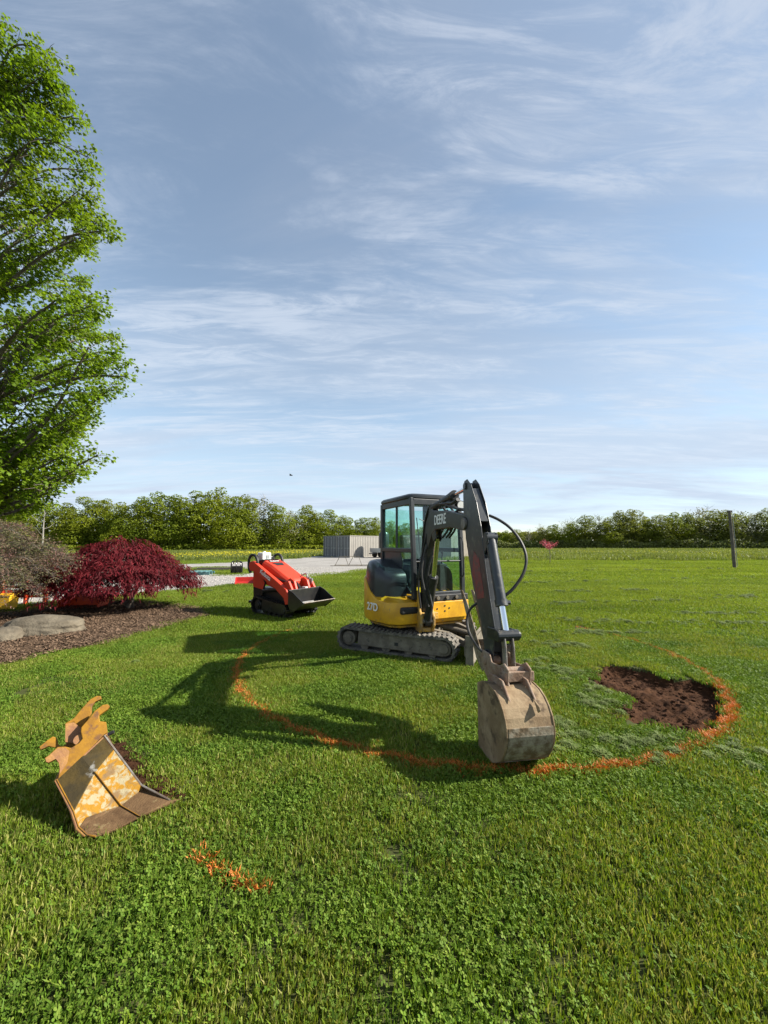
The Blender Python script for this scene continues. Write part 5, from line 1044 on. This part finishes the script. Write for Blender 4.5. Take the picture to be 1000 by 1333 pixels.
# ------------------------------------------------------------ things further off
def local(origin, ang):
    c, s = math.cos(ang), math.sin(ang); return lambda x, y, z: Vector((origin[0]+c*x-s*y, origin[1]+s*x+c*y, z))
def container(name, fn, w, L, h, label, side_mat, near=True):
    root = empty(name, fn(0, 0, 0)); tag(root, label, 'container', 'shipping containers side by side on the gravel')
    m = MB(); e = .10
    for x in (-w/2, w/2-e):
        for y in (0, L-e): m.box(fn, x, x+e, y, y+e, .0, h)
    for z in (0, h-e): m.box(fn, -w/2+e, w/2-e, .01, e-.01, z+.003, z+e-.003); m.box(fn, -w/2+e, w/2-e, L-e+.01, L-.01, z+.003, z+e-.003); m.box(fn, -w/2+.01, -w/2+e-.01, e, L-e, z+.003, z+e-.003); m.box(fn, w/2-e+.01, w/2-.01, e, L-e, z+.003, z+e-.003)
    m.build('corner_frame', MAT['cont'] if side_mat is MAT['cont'] else side_mat, root)
    for s in (-1, 1):                        # corrugated long sides
        x0 = s*(w/2-.03); pts = []; n = int(L/.28); 
        for i in range(n):
            y = .1+(L-.2)*i/n; dy = (L-.2)/n
            pts += [(x0, y), (x0, y+dy*.32), (x0-s*.036, y+dy*.5), (x0-s*.036, y+dy*.82)]
        pts.append((x0, L-.1)); m = MB(); m.loft([[fn(a, b, z) for a, b in pts] for z in (e, h-e)], cap=False, closed=False); m.build('side_wall', side_mat, root)
    m = MB(); m.box(fn, -w/2+.05, w/2-.05, .05, L-.05, h-.06, h-.02); m.build('roof', side_mat, root)
    m = MB(); m.box(fn, -w/2+.1, w/2-.1, L-.08, L-.04, e, h-e); m.build('back_wall', side_mat, root)
    for s in (-1, 1):                        # doors
        xa, xb = (0.012, w/2-e) if s > 0 else (-w/2+e, -.012); m = MB(); n = 5; pts = []
        for i in range(n):
            a = xa+(xb-xa)*i/n; d = (xb-xa)/n; pts += [(a, .045), (a+d*.4, .045), (a+d*.5, .075), (a+d*.9, .075)]
        pts.append((xb, .045)); m.loft([[fn(a, b, z) for a, b in pts] for z in (e, h-e)], cap=False, closed=False)
        m.box(fn, xa, xb, .03, .06, e, e+.12); m.box(fn, xa, xb, .03, .06, h-e-.12, h-e); m.box(fn, xa, xb, .03, .06, h*.52, h*.52+.1)
        dr = m.build('door', MAT['cont'], root)
        for t in (.28, .72):
            m = MB(); x = xa+(xb-xa)*t; m.cyl(fn(x, .005, .12), fn(x, .005, h-.12), .028, 8)
            for z in (.25, h*.4, h-.3): m.box(fn, x-.06, x+.06, -.012, .025, z, z+.08)
            m.box(fn, x, x+.32, -.02, -.005, h*.42, h*.42+.05); m.build('lock_bar', MAT['galv'], dr)
Nn = gnd(455.5, 726.2); ang = -math.radians(43)
fc = local((Nn.x, Nn.y), ang+0)
# local x runs along the door ends, y along the long sides
lx = Vector((math.cos(ang), math.sin(ang)))
container('shipping_container', local((Nn.x-lx.x*1.22, Nn.y-lx.y*1.22), ang), 2.44, 6.06, 2.59, 'grey shipping container with a pale sunlit side, nearer the excavator cab', MAT['contside'])
container('shipping_container', local((Nn.x-lx.x*3.70, Nn.y-lx.y*3.70), ang), 2.44, 6.06, 2.59, 'grey shipping container, outer left one of the pair on the gravel', MAT['cont'])
def shed():
    c = gnd(588, 727.5); root = empty('metal_shed', c); f = local((c.x, c.y), -math.radians(40)); tag(root, 'tan metal clad shed seen through the windscreen of the excavator', 'shed')
    W_, L_, H_ = 3.2, 4.6, 3.5
    def wall(name, p0, p1, mat, z1=H_):
        d = Vector(p1)-Vector(p0); n = max(4, int(d.length/.25)); nn = Vector((d.y, -d.x)).normalized(); pts = []
        for i in range(n):
            for t, o_ in ((0, 0), (.6, 0), (.7, .03), (.9, .03)): q = Vector(p0)+d*((i+t)/n)+nn*o_; pts.append(q)
        pts.append(Vector(p1)); m = MB(); m.loft([[f(q.x, q.y, z) for q in pts] for z in (0, z1)], cap=False, closed=False); return m.build(name, mat, root)
    wall('end_wall', (-W_, 0), (0, 0), MAT['tan']); w = wall('side_wall', (0, 0), (0, L_), MAT['tan']); wall('back_wall', (0, L_), (-W_, L_), MAT['tan']); wall('side_wall', (-W_, L_), (-W_, 0), MAT['tan'])
    m = MB(); m.prism(lambda a, o, b: f(a, o, b), [(-W_-.15, H_), (-W_/2, H_+.45), (.15, H_), (.15, H_+.06), (-W_/2, H_+.52), (-W_-.15, H_+.06)], -.12, L_+.12); m.build('roof', MAT['galv'], root)
    m = MB(); m.box(f, .032, .05, 1.5, 1.75, 1.9, 2.8); m.build('window', MAT['seat'], w)
shed()
def trailer():
    c = Vector((-.3, 45.5, 0)); root = empty('flatbed_trailer', c); f = local((c.x, c.y), math.radians(45)); tag(root, 'grey flatbed trailer with dark wheels standing in front of the containers', 'trailer')
    m = MB(); m.box(f, -1.0, 4.2, -.9, .9, .62, .80); m.box(f, -1.02, -.94, -.92, .92, .80, 1.12); m.build('deck', MAT['galv'], root, bevel=.01)
    m = MB(); m.box(f, -1.3, -.98, -.08, .08, .48, .62); m.tube([f(-.9, -.4, .55), f(-2.0, 0, .50)], .05); m.tube([f(-.9, .4, .55), f(-2.0, 0, .50)], .05); m.build('tow_bar', MAT['blackp'], root)
    for x in (-.15, .75):
        for y in (-.98, .98):
            m = MB(); m.cyl(f(x, y-.1, .36), f(x, y+.1, .36), .36, 20); w = m.build('wheel', MAT['black'], root, bevel=.03, smooth=True)
            m = MB(); e = -1 if y < 0 else 1; m.cyl(f(x, y+e*.09, .36), f(x, y+e*.108, .36), .19, 14); m.build('rim', MAT['galv'], w)
    for y in (-.98, .98):
        m = MB(); m.loft([[f(.3+.95*math.cos(R(a)), y-.13, .42+.42*math.sin(R(a))), f(.3+.95*math.cos(R(a)), y+.13, .42+.42*math.sin(R(a))), f(.3+.92*math.cos(R(a)), y+.13, .42+.39*math.sin(R(a))), f(.3+.92*math.cos(R(a)), y-.13, .42+.39*math.sin(R(a)))] for a in range(10, 171, 16)]); m.build('mudguard', MAT['galv'], root)
    t = f(.4, 0, .80); r2 = empty('shadow_caster_tank', t); tag(r2, 'dark round tank added on the flatbed trailer behind the excavator cab to shade the container side', 'tank')  # invented load behind the cab, added so its shadow falls on the container
    m = MB(); m.tube([f(.4, 0, .80), f(.4, 0, 1.0), f(.4, 0, 2.75), f(.4, 0, 2.98), f(.4, 0, 3.06)], [.58, .60, .60, .48, .2], 24); m.build('body', MAT['blackp'], r2, smooth=True)
    m = MB(); m.cyl(f(.4, 0, 3.04), f(.4, 0, 3.13), .18, 14); m.build('lid', MAT['blackp'], r2)
trailer()
def tube_frame():
    c = gnd(452, 737); root = empty('tube_frame', c); f = local((c.x, c.y), .05); tag(root, 'thin dark tubular steel frame lying on the gravel in front of the containers', 'metal frame')
    r_ = .022
    def bar(nm, *p): m = MB(); m.tube([f(*q) for q in p], r_, 6); m.build(nm, MAT['frame'], root)
    bar('rail', (-1.25, 0, .03), (1.6, 0, .03)); bar('rail', (-1.0, .9, .04), (1.5, .9, .04))
    for x in (-.9, .1): bar('hoop', (x, 0, .03), (x+.35, .1, .72), (x+.75, .1, .72), (x+1.0, 0, .03))
    bar('brace', (-.5, .05, .72), (.9, .05, .72)); bar('brace', (-.6, .0, .03), (-.2, .9, .04)); bar('brace', (.7, .0, .03), (1.1, .9, .04))
tube_frame()
def grapple():
    c = gnd(308, 746.5); root = empty('grapple_frame', c); f = local((c.x, c.y), .2); tag(root, 'black steel attachment frame with rounded top standing on the grass verge by the gravel', 'loader attachment')
    m = MB(); m.box(f, -.27, .27, -.05, .02, .0, .42); m.build('back_plate', MAT['blackp'], root, bevel=.01)
    for x in (-.24, 0, .24):
        m = MB(); m.tube(curve([f(x, .0, .05), f(x, -.18, .30), f(x*.95, -.14, .56), f(x*.8, 0, .66), f(x*.8, .12, .55)], 4), .030, 7); m.build('tine', MAT['blackp'], root, smooth=True)
    m = MB(); m.tube(curve([f(-.29, 0, .0), f(-.29, 0, .50), f(-.18, 0, .68), f(.18, 0, .68), f(.29, 0, .50), f(.29, 0, .0)], 5), .032, 7); m.build('hoop', MAT['blackp'], root, smooth=True)
grapple()
def implement(name, px, py, w, h, d, rot, mat, label, cat='loader attachment'):
    c = gnd(px, py); root = empty(name, c); f = local((c.x, c.y), rot); tag(root, label, cat)
    m = MB(); m.prism(lambda a, o, b: f(o, a, b), [(-d/2, .0), (d*.35, .0), (d/2, h*.35), (d/2, h), (d/2-.03, h), (d/2-.03, h*.40), (d*.33, .03), (-d/2, .03)], -w/2, w/2); m.build('shell', mat, root, bevel=.006)
    for s in (-1, 1):
        m = MB(); m.prism(lambda a, o, b: f(o, a, b), [(-d/2, 0), (d*.35, 0), (d/2, h*.35), (d/2, h), (d*.2, h), (-d*.4, h*.35)], *sorted((s*w/2, s*(w/2-.03)))); m.build('side', mat, root)
    m = MB(); m.box(f, -w*.3, w*.3, d/2+.003, d/2+.05, h*.3, h*.85); m.build('mount_plate', MAT['blackp'], root)
implement('red_implement', 320, 761, .82, .30, .36, .25, MAT['redimpl'], 'low red box implement lying on the gravel edge left of the orange loader')
implement('orange_implement', 108, 791, 1.0, .38, .5, .1, MAT['orangemesh'], 'orange red bucket attachment glimpsed beneath the burgundy maple')
def teal_thing():
    c = gnd(258, 748); root = empty('teal_pallet', c); f = local((c.x, c.y), .1); tag(root, 'teal painted steel pallet lying on the gravel right of the burgundy maple', 'pallet')
    for k in range(5): m = MB(); m.box(f, -.55+.24*k, -.40+.24*k, -.5, .5, .16, .20); m.build('slat', MAT['teal'], root)
    for y in (-.45, 0, .38): m = MB(); m.box(f, -.56, .72, y, y+.08, .0, .16); m.build('bearer', MAT['teal'], root)
    c = gnd(283, 742); root = empty('steel_bundle', c); f = local((c.x, c.y), .05); tag(root, 'flat bundle of grey steel lengths lying on the verge beyond the teal pallet', 'steel stock')
    for k in range(6): m = MB(); m.box(f, -1.3+.1*(k % 3), 1.4-.12*(k % 2), -.3+.12*k, -.21+.12*k, .02+.06*(k % 2), .08+.06*(k % 2)); m.build('bar', MAT['frame'], root)
teal_thing()
def fence_roll():
    c = gnd(8, 781); c = Vector((-10.1, 10.9, 0)); root = empty('orange_barrier', c); f = local((c.x, c.y), .1); tag(root, 'orange red slatted plastic barrier glimpsed behind the weeping shrub', 'barrier')
    for k in range(4): m = MB(); m.box(f, -1.2, .62, -.02, .02, .18+.13*k, .26+.13*k); m.build('rail', MAT['orangemesh'], root)
    for x in (-1.15, -.55, .05, .55): m = MB(); m.box(f, x, x+.06, -.05, .05, 0, .70); m.build('post', MAT['orangemesh'], root)
    for x in (-1.0, .45): m = MB(); m.box(f, x, x+.08, -.25, .25, 0, .05); m.build('foot', MAT['black'], root)
    c = Vector((-9.75, 10.0, 0)); root = empty('yellow_bin', c); f = local((c.x, c.y), .2); tag(root, 'yellow plastic tub standing in front of the orange barrier at the left edge', 'tub')
    m = MB(); m.loft([[f(x*s, y*s, z) for x, y in ((-.24, -.18), (.24, -.18), (.24, .18), (-.24, .18))] for z, s in ((0, .85), (.34, 1), (.36, 1.06), (.40, 1.06), (.39, .98), (.06, .82))]); m.build('tub', MAT['yellowpl'], root, bevel=.02)
    m = MB(); m.tube(curve([f(-.25, 0, .36), f(-.15, 0, .50), f(.15, 0, .50), f(.25, 0, .36)], 4), .012, 6); m.build('handle', MAT['black'], root)
fence_roll()
def stake():
    c = gnd(93, 762); b = Vector((c.x, c.y, 0)); m = MB(); global ORG; ORG = b
    m.loft([[b+Vector((x*s, y*s, z)) for x, y in ((-.04, -.025), (.04, -.025), (.04, .025), (-.04, .025))] for z, s in ((0, 1), (.82, 1), (.9, .3))]); o = m.build('marker_stake', MAT['wood'], None); tag(o, 'pale wooden stake standing in the grass between the shrub and the burgundy maple', 'stake')
stake()
def pole():
    global ORG
    c = gnd(956.5, 739.5); ORG = c; root = empty('timber_pole', c); tag(root, 'weathered timber pole standing alone in the field at the right', 'pole')
    m = MB(); m.tube([c+Vector((0, 0, -.2)), c+Vector((-.03, 0, 2)), c+Vector((-.09, 0, 3.95))], [.105, .095, .085], 12); m.build('post', MAT['pole'], root, smooth=True)
    m = MB(); m.box(WORLD, c.x-.20, c.x+.06, c.y-.07, c.y+.07, 3.80, 3.95); m.build('cap_block', MAT['pole'], root, bevel=.01)
    m = MB(); m.tube([c+Vector((.1, -.12, .1)), c+Vector((.02, -.12, 3.6))], .014, 5); m.build('conduit', MAT['galv'], root)
pole()
def redbud():
    r = np.random.default_rng(2); c = gnd(716, 733); root = empty('redbud_sapling', c); tag(root, 'small pink flowering sapling standing alone on the far lawn', 'tree')
    m = MB(); m.tube(curve([c, c+Vector((.04, 0, .6)), c+Vector((-.02, 0, 1.1)), c+Vector((.03, 0, 1.5))], 3), .028, 6); P = []
    for i in range(12):
        a = r.uniform(0, 6.28); q = c+Vector((0, 0, r.uniform(1.0, 1.45))); e = q+Vector((math.cos(a)*r.uniform(.3, .85), math.sin(a)*.5, r.uniform(.2, .75))); m.tube([q, e], [.014, .006], 4)
        for t in np.linspace(.3, 1, 14): P.append(np.array(q.lerp(e, t)))
    m.build('trunk', MAT['bark'], root); P = np.array(P); k = 4; N = len(P)*k; cc_ = np.repeat(P, k, 0)+r.normal(0, .07, (N, 3))
    lv = Leaves(); lv.add(leaf_pts(cc_, r.normal(0, 1, (N, 3)), unit(r.normal(0, 1, (N, 3))), r.uniform(.04, .08, N), np.array([(0, 0), (.4, .4), (0, 1), (-.4, .4)]), r)); lv.build('crown', MAT['blossom'], root, c)
redbud()
def bird():
    global ORG
    c = atY(379, 619, 60); ORG = c; root = empty('bird', c); tag(root, 'tiny dark bird flying in the sky above the far trees', 'bird')
    m = MB(); m.tube([c+Vector((-.28, 0, 0)), c+Vector((-.12, 0, .02)), c+Vector((.05, 0, .04)), c+Vector((.2, 0, .03)), c+Vector((.3, 0, .02))], [.02, .07, .09, .05, .012], 8); m.build('body', MAT['seat'], root, smooth=True)
    for s in (-1, 1): m = MB(); m.add([c+Vector((.1, s*.06, .05)), c+Vector((-.12, s*.06, .05)), c+Vector((-.18, s*.38, .20)), c+Vector((-.16, s*.62, .10)), c+Vector((.02, s*.36, .20))], [(0, 1, 2, 3, 4)]); m.build('wing', MAT['seat'], root, solid=.012)
bird()

# ------------------------------------------------------------ woods: shared crowns on individual trees
def crown_mesh(name, seed, mat, n=12000, size=(.009, .020), lobes=11, bottom=.10, gap=.0, top=1.0):
    """a unit tree: height 1, half width about .27"""
    r = np.random.default_rng(seed); L = []
    for i in range(lobes):
        z = bottom+(top-bottom)*((i+.5)/lobes); prof = math.sin(math.pi*min(1, max(.06, (z-bottom)/(top-bottom)*.86+.14)))**.6
        a = i*2.4+r.normal(0, .4); q = .17*prof*r.uniform(.5, 1.1); L.append((q*math.cos(a), q*math.sin(a), z*.90, .155*prof*r.uniform(.7, 1.25)+.035))
    L = np.array(L); w = r.choice(len(L), n, p=L[:, 3]**2/np.sum(L[:, 3]**2)); d = unit(r.normal(0, 1, (n, 3))); rad = r.uniform(.55, 1.0, n)**.5
    c = L[w, :3]+d*(L[w, 3]*rad)[:, None]*[1, 1, .85]
    c += hn3(c, seed)*.02; c[:, 2] = np.maximum(c[:, 2], .01)
    nn = d+r.normal(0, .45, (n, 3)); nn[:, 2] += .35
    P = leaf_pts(c, r.normal(0, 1, (n, 3)), unit(nn), r.uniform(*size, n), np.array([(-.15, -.4), (.35, -.35), (.5, .1), (.15, .5), (-.35, .4), (-.5, 0)]), r, .3)
    me = bpy.data.meshes.new(name); V = P.reshape(-1, 3); F = np.arange(len(V)).reshape(n, 6); me.from_pydata(V.tolist(), [], F.tolist()); me.materials.append(mat); return me
def hn3(c, seed): return np.stack([hnoise(c[:, 0]*40, c[:, 2]*40, 1, seed+k) for k in range(3)], -1)
def trunk_mesh(name, seed, mat, limbs=9, top=.86, thick=.012, twigs=0):
    r = np.random.default_rng(seed); m = MB(); V = Vector
    m.tube([V((0, 0, -.02)), V((.005, 0, .25)), V((-.008, .005, .55)), V((.004, 0, top))], [thick, thick*.85, thick*.55, thick*.15], 6)
    for i in range(limbs):
        z = .22+.60*i/limbs; a = i*2.4; l = r.uniform(.10, .22); e = V((math.cos(a)*l, math.sin(a)*l, z+l*r.uniform(.6, 1.1))); m.tube([V((0, 0, z)), V((math.cos(a)*l*.5, math.sin(a)*l*.5, z+l*.25)), e], [thick*.42, thick*.3, thick*.1], 4)
        for k in range(twigs):
            b = r.uniform(0, 6.28); q = V((0, 0, z)).lerp(e, r.uniform(.4, 1)); m.tube([q, q+V((math.cos(b)*.07, math.sin(b)*.07, r.uniform(.02, .12)))], [thick*.14, thick*.05], 3)
    me = bpy.data.meshes.new(name); me.from_pydata([tuple(v) for v in m.v], [], m.f); me.materials.append(mat); me.update(); return me
KIND = dict(
  lime=[crown_mesh('crown', 100+i, MAT['woodleaf_lime'], bottom=.03) for i in range(3)], green=[crown_mesh('crown', 110+i, MAT['woodleaf'], bottom=.04) for i in range(4)],
  dark=[crown_mesh('crown', 120+i, MAT['woodleaf_dark'], bottom=.10, lobes=15) for i in range(3)],
  pale=[crown_mesh('crown', 130+i, MAT['woodleaf_pale'], n=2000, size=(.012, .024), bottom=.20, lobes=17) for i in range(3)],
  bare=[crown_mesh('crown', 140+i, MAT['woodleaf_pale'], n=520, size=(.010, .02), bottom=.35, lobes=15) for i in range(2)])
TRUNK = dict(leafy=trunk_mesh('trunk', 1, MAT['bark']), pale=trunk_mesh('trunk', 2, MAT['palebark'], limbs=14, twigs=7, thick=.013), dead=trunk_mesh('trunk', 3, MAT['palebark'], limbs=5, thick=.016, twigs=1))
def tree(px, py, Y, kind, label, group, wide=1.0, rr=random.Random(3)):
    x = (px-500)/FPX*Y; h = atY(px, py, Y).z*(1.15 if kind in ('lime', 'green') and px < 600 else 1.06 if kind != 'dead' else 1.0)*(rr.uniform(.93, 1.08) if kind != 'dead' else 1.0)
    o = bpy.data.objects.new({'lime': 'leafy_tree', 'green': 'leafy_tree', 'dark': 'leafy_tree', 'pale': 'thin_tree', 'bare': 'thin_tree', 'dead': 'dead_tree'}[kind], None); COL.objects.link(o)
    o.location = (x, Y, 0); o.rotation_euler = (0, 0, rr.uniform(0, 6.28)); w = h*wide*1.12; o.scale = (w, w, h); tag(o, label, 'tree', group)
    t = bpy.data.objects.new('trunk', TRUNK['dead' if kind == 'dead' else 'pale' if kind in ('pale', 'bare') else 'leafy']); COL.objects.link(t); t.parent = o
    if kind != 'dead':
        c = bpy.data.objects.new('crown', rr.choice(KIND[kind])); COL.objects.link(c); c.parent = o
GL = 'leafy trees along the left woodland edge'; GR = 'trees along the right field edge'
ORD = 'first second third fourth fifth sixth seventh eighth ninth tenth eleventh twelfth thirteenth fourteenth fifteenth sixteenth seventeenth eighteenth nineteenth twentieth'.split()+['twenty '+w for w in 'first second third fourth fifth sixth seventh eighth ninth'.split()]
LOOK = dict(lime='bright lime green leafy tree', green='mid green leafy tree', dark='dark green leafy tree', pale='pale thinly leaved tree', bare='nearly bare twiggy tree')
LEFT = [(-60, 640, 76, 'green', 1.1), (-25, 652, 78, 'lime', 1.1), (8, 650, 78, 'green', 1.1), (32, 655, 80, 'lime', 1.1), (62, 655, 82, 'green', 1.15), (88, 657, 82, 'green', 1.1), (112, 652, 83, 'lime', 1.2), (136, 651, 84, 'green', 1.1), (158, 653, 82, 'lime', 1.1), (182, 648, 84, 'green', 1.15), (207, 644, 84, 'lime', 1.15), (232, 650, 86, 'lime', 1.1), (255, 645, 86, 'green', 1.1), (283, 642, 87, 'lime', 1.15), (303, 649, 87, 'lime', 1.1), (322, 647, 90, 'green', 1.1), (343, 645, 92, 'pale', 1.1), (358, 657, 92, 'lime', 1.15), (377, 660, 94, 'pale', 1.2), (397, 663, 96, 'lime', 1.2), (410, 668, 97, 'green', 1.1), (428, 669, 98, 'lime', 1.25), (449, 670, 100, 'green', 1.2), (470, 674, 102, 'lime', 1.2), (488, 677, 104, 'green', 1.2), (508, 679, 106, 'lime', 1.2), (528, 681, 110, 'green', 1.2), (550, 684, 114, 'green', 1.2)]
_l = sorted([t[0] for t in LEFT if t[0] < 460], reverse=True); _c = [t[0] for t in LEFT if t[0] >= 460]
for px, py, Y, k, w in LEFT:
    tree(px, py+1, Y, k, LOOK[k]+(f', {ORD[_l.index(px)]} along the wood going left from the containers' if px < 460 else f', {ORD[_c.index(px)]} along the wood going right from the containers'), GL, w)
tree(57, 654, 74, 'dead', 'slim pale dead trunk in front of the left wood, behind the weeping shrub', None, 1.0)
RIGHT = [(640, 692, 132, 'green', 1.2), (658, 690, 128, 'green', 1.3), (672, 686, 126, 'dark', 1.2), (688, 685, 124, 'bare', 1.2), (704, 679, 122, 'bare', 1.1), (706, 688, 120, 'dark', 1.3), (722, 684, 120, 'green', 1.3), (739, 672, 118, 'bare', 1.2), (742, 681, 116, 'green', 1.3), (762, 670, 116, 'dark', 1.15), (781, 667, 115, 'pale', 1.1), (790, 676, 113, 'green', 1.2), (806, 664, 115, 'dark', 1.15), (824, 664, 114, 'dark', 1.15), (843, 669, 114, 'green', 1.2), (858, 666, 112, 'dark', 1.2), (876, 665, 112, 'green', 1.3), (896, 668, 112, 'dark', 1.2), (912, 661, 112, 'pale', 1.15), (930, 660, 111, 'dark', 1.2), (948, 664, 110, 'dark', 1.15), (966, 661, 110, 'pale', 1.2), (984, 663, 109, 'pale', 1.2), (1003, 662, 108, 'dark', 1.2), (1024, 664, 107, 'green', 1.2), (1046, 660, 106, 'dark', 1.2)]
_p = sorted([t[0] for t in RIGHT if t[0] < 957], reverse=True); _q = [t[0] for t in RIGHT if t[0] >= 957]
for px, py, Y, k, w in RIGHT:
    tree(px, py+(0 if k in ('dark', 'green') else 2), Y, k, LOOK[k]+(f', {ORD[_p.index(px)]} along the field edge going left from the timber pole' if px < 957 else f', {ORD[_q.index(px)]} along the field edge going right from the timber pole'), GR, w)
def mass(name, pts, mat, n, hmin, hmax, size, seed, spread):
    r = np.random.default_rng(seed); P = []
    t = r.uniform(0, len(pts)-1.001, n); i = t.astype(int); f = (t-i)[:, None]; A = np.array(pts); q = A[i]*(1-f)+A[i+1]*f
    hh = (hmin+(hmax-hmin)*(.5+.5*hnoise(q[:, 0], q[:, 1], .35, seed)))*r.uniform(0, 1, n)**.8
    c = np.stack([q[:, 0]+r.normal(0, .5, n), q[:, 1]+r.uniform(0, 1, n)*spread, hh+.05], -1); nn = r.normal(0, .6, (n, 3)); nn[:, 1] -= .8; nn[:, 2] += .5
    lv = Leaves(); lv.add(leaf_pts(c, r.normal(0, 1, (n, 3)), unit(nn), r.uniform(*size, n), np.array([(-.15, -.4), (.35, -.35), (.5, .1), (.15, .5), (-.35, .4), (-.5, 0)]), r, .3)); o = lv.build(name, mat, None, (0, 0, 0)); tag(o, kind='stuff')
AX = lambda px, Y: ((px-500)/FPX*Y, Y)
mass('woodland_undergrowth', [AX(-80, 72), AX(20, 75), AX(130, 79), AX(250, 82), AX(330, 86), AX(420, 93), AX(560, 108)], MAT['woodleaf'], 9000, .6, 1.7, (.25, .55), 3, 3)
mass('hedgerow_undergrowth', [AX(620, 127), AX(720, 115), AX(800, 110), AX(900, 107), AX(1060, 101)], MAT['under'], 11000, .8, 3.8, (.25, .5), 4, 3)
mass('distant_woodland', [AX(-80, 92), AX(130, 97), AX(330, 106), AX(420, 114), AX(560, 128), AX(640, 140), AX(720, 130), AX(900, 122), AX(1080, 114)], MAT['woodleaf_dark'], 20000, 3.5, 6.8, (.5, 1.0), 5, 5)
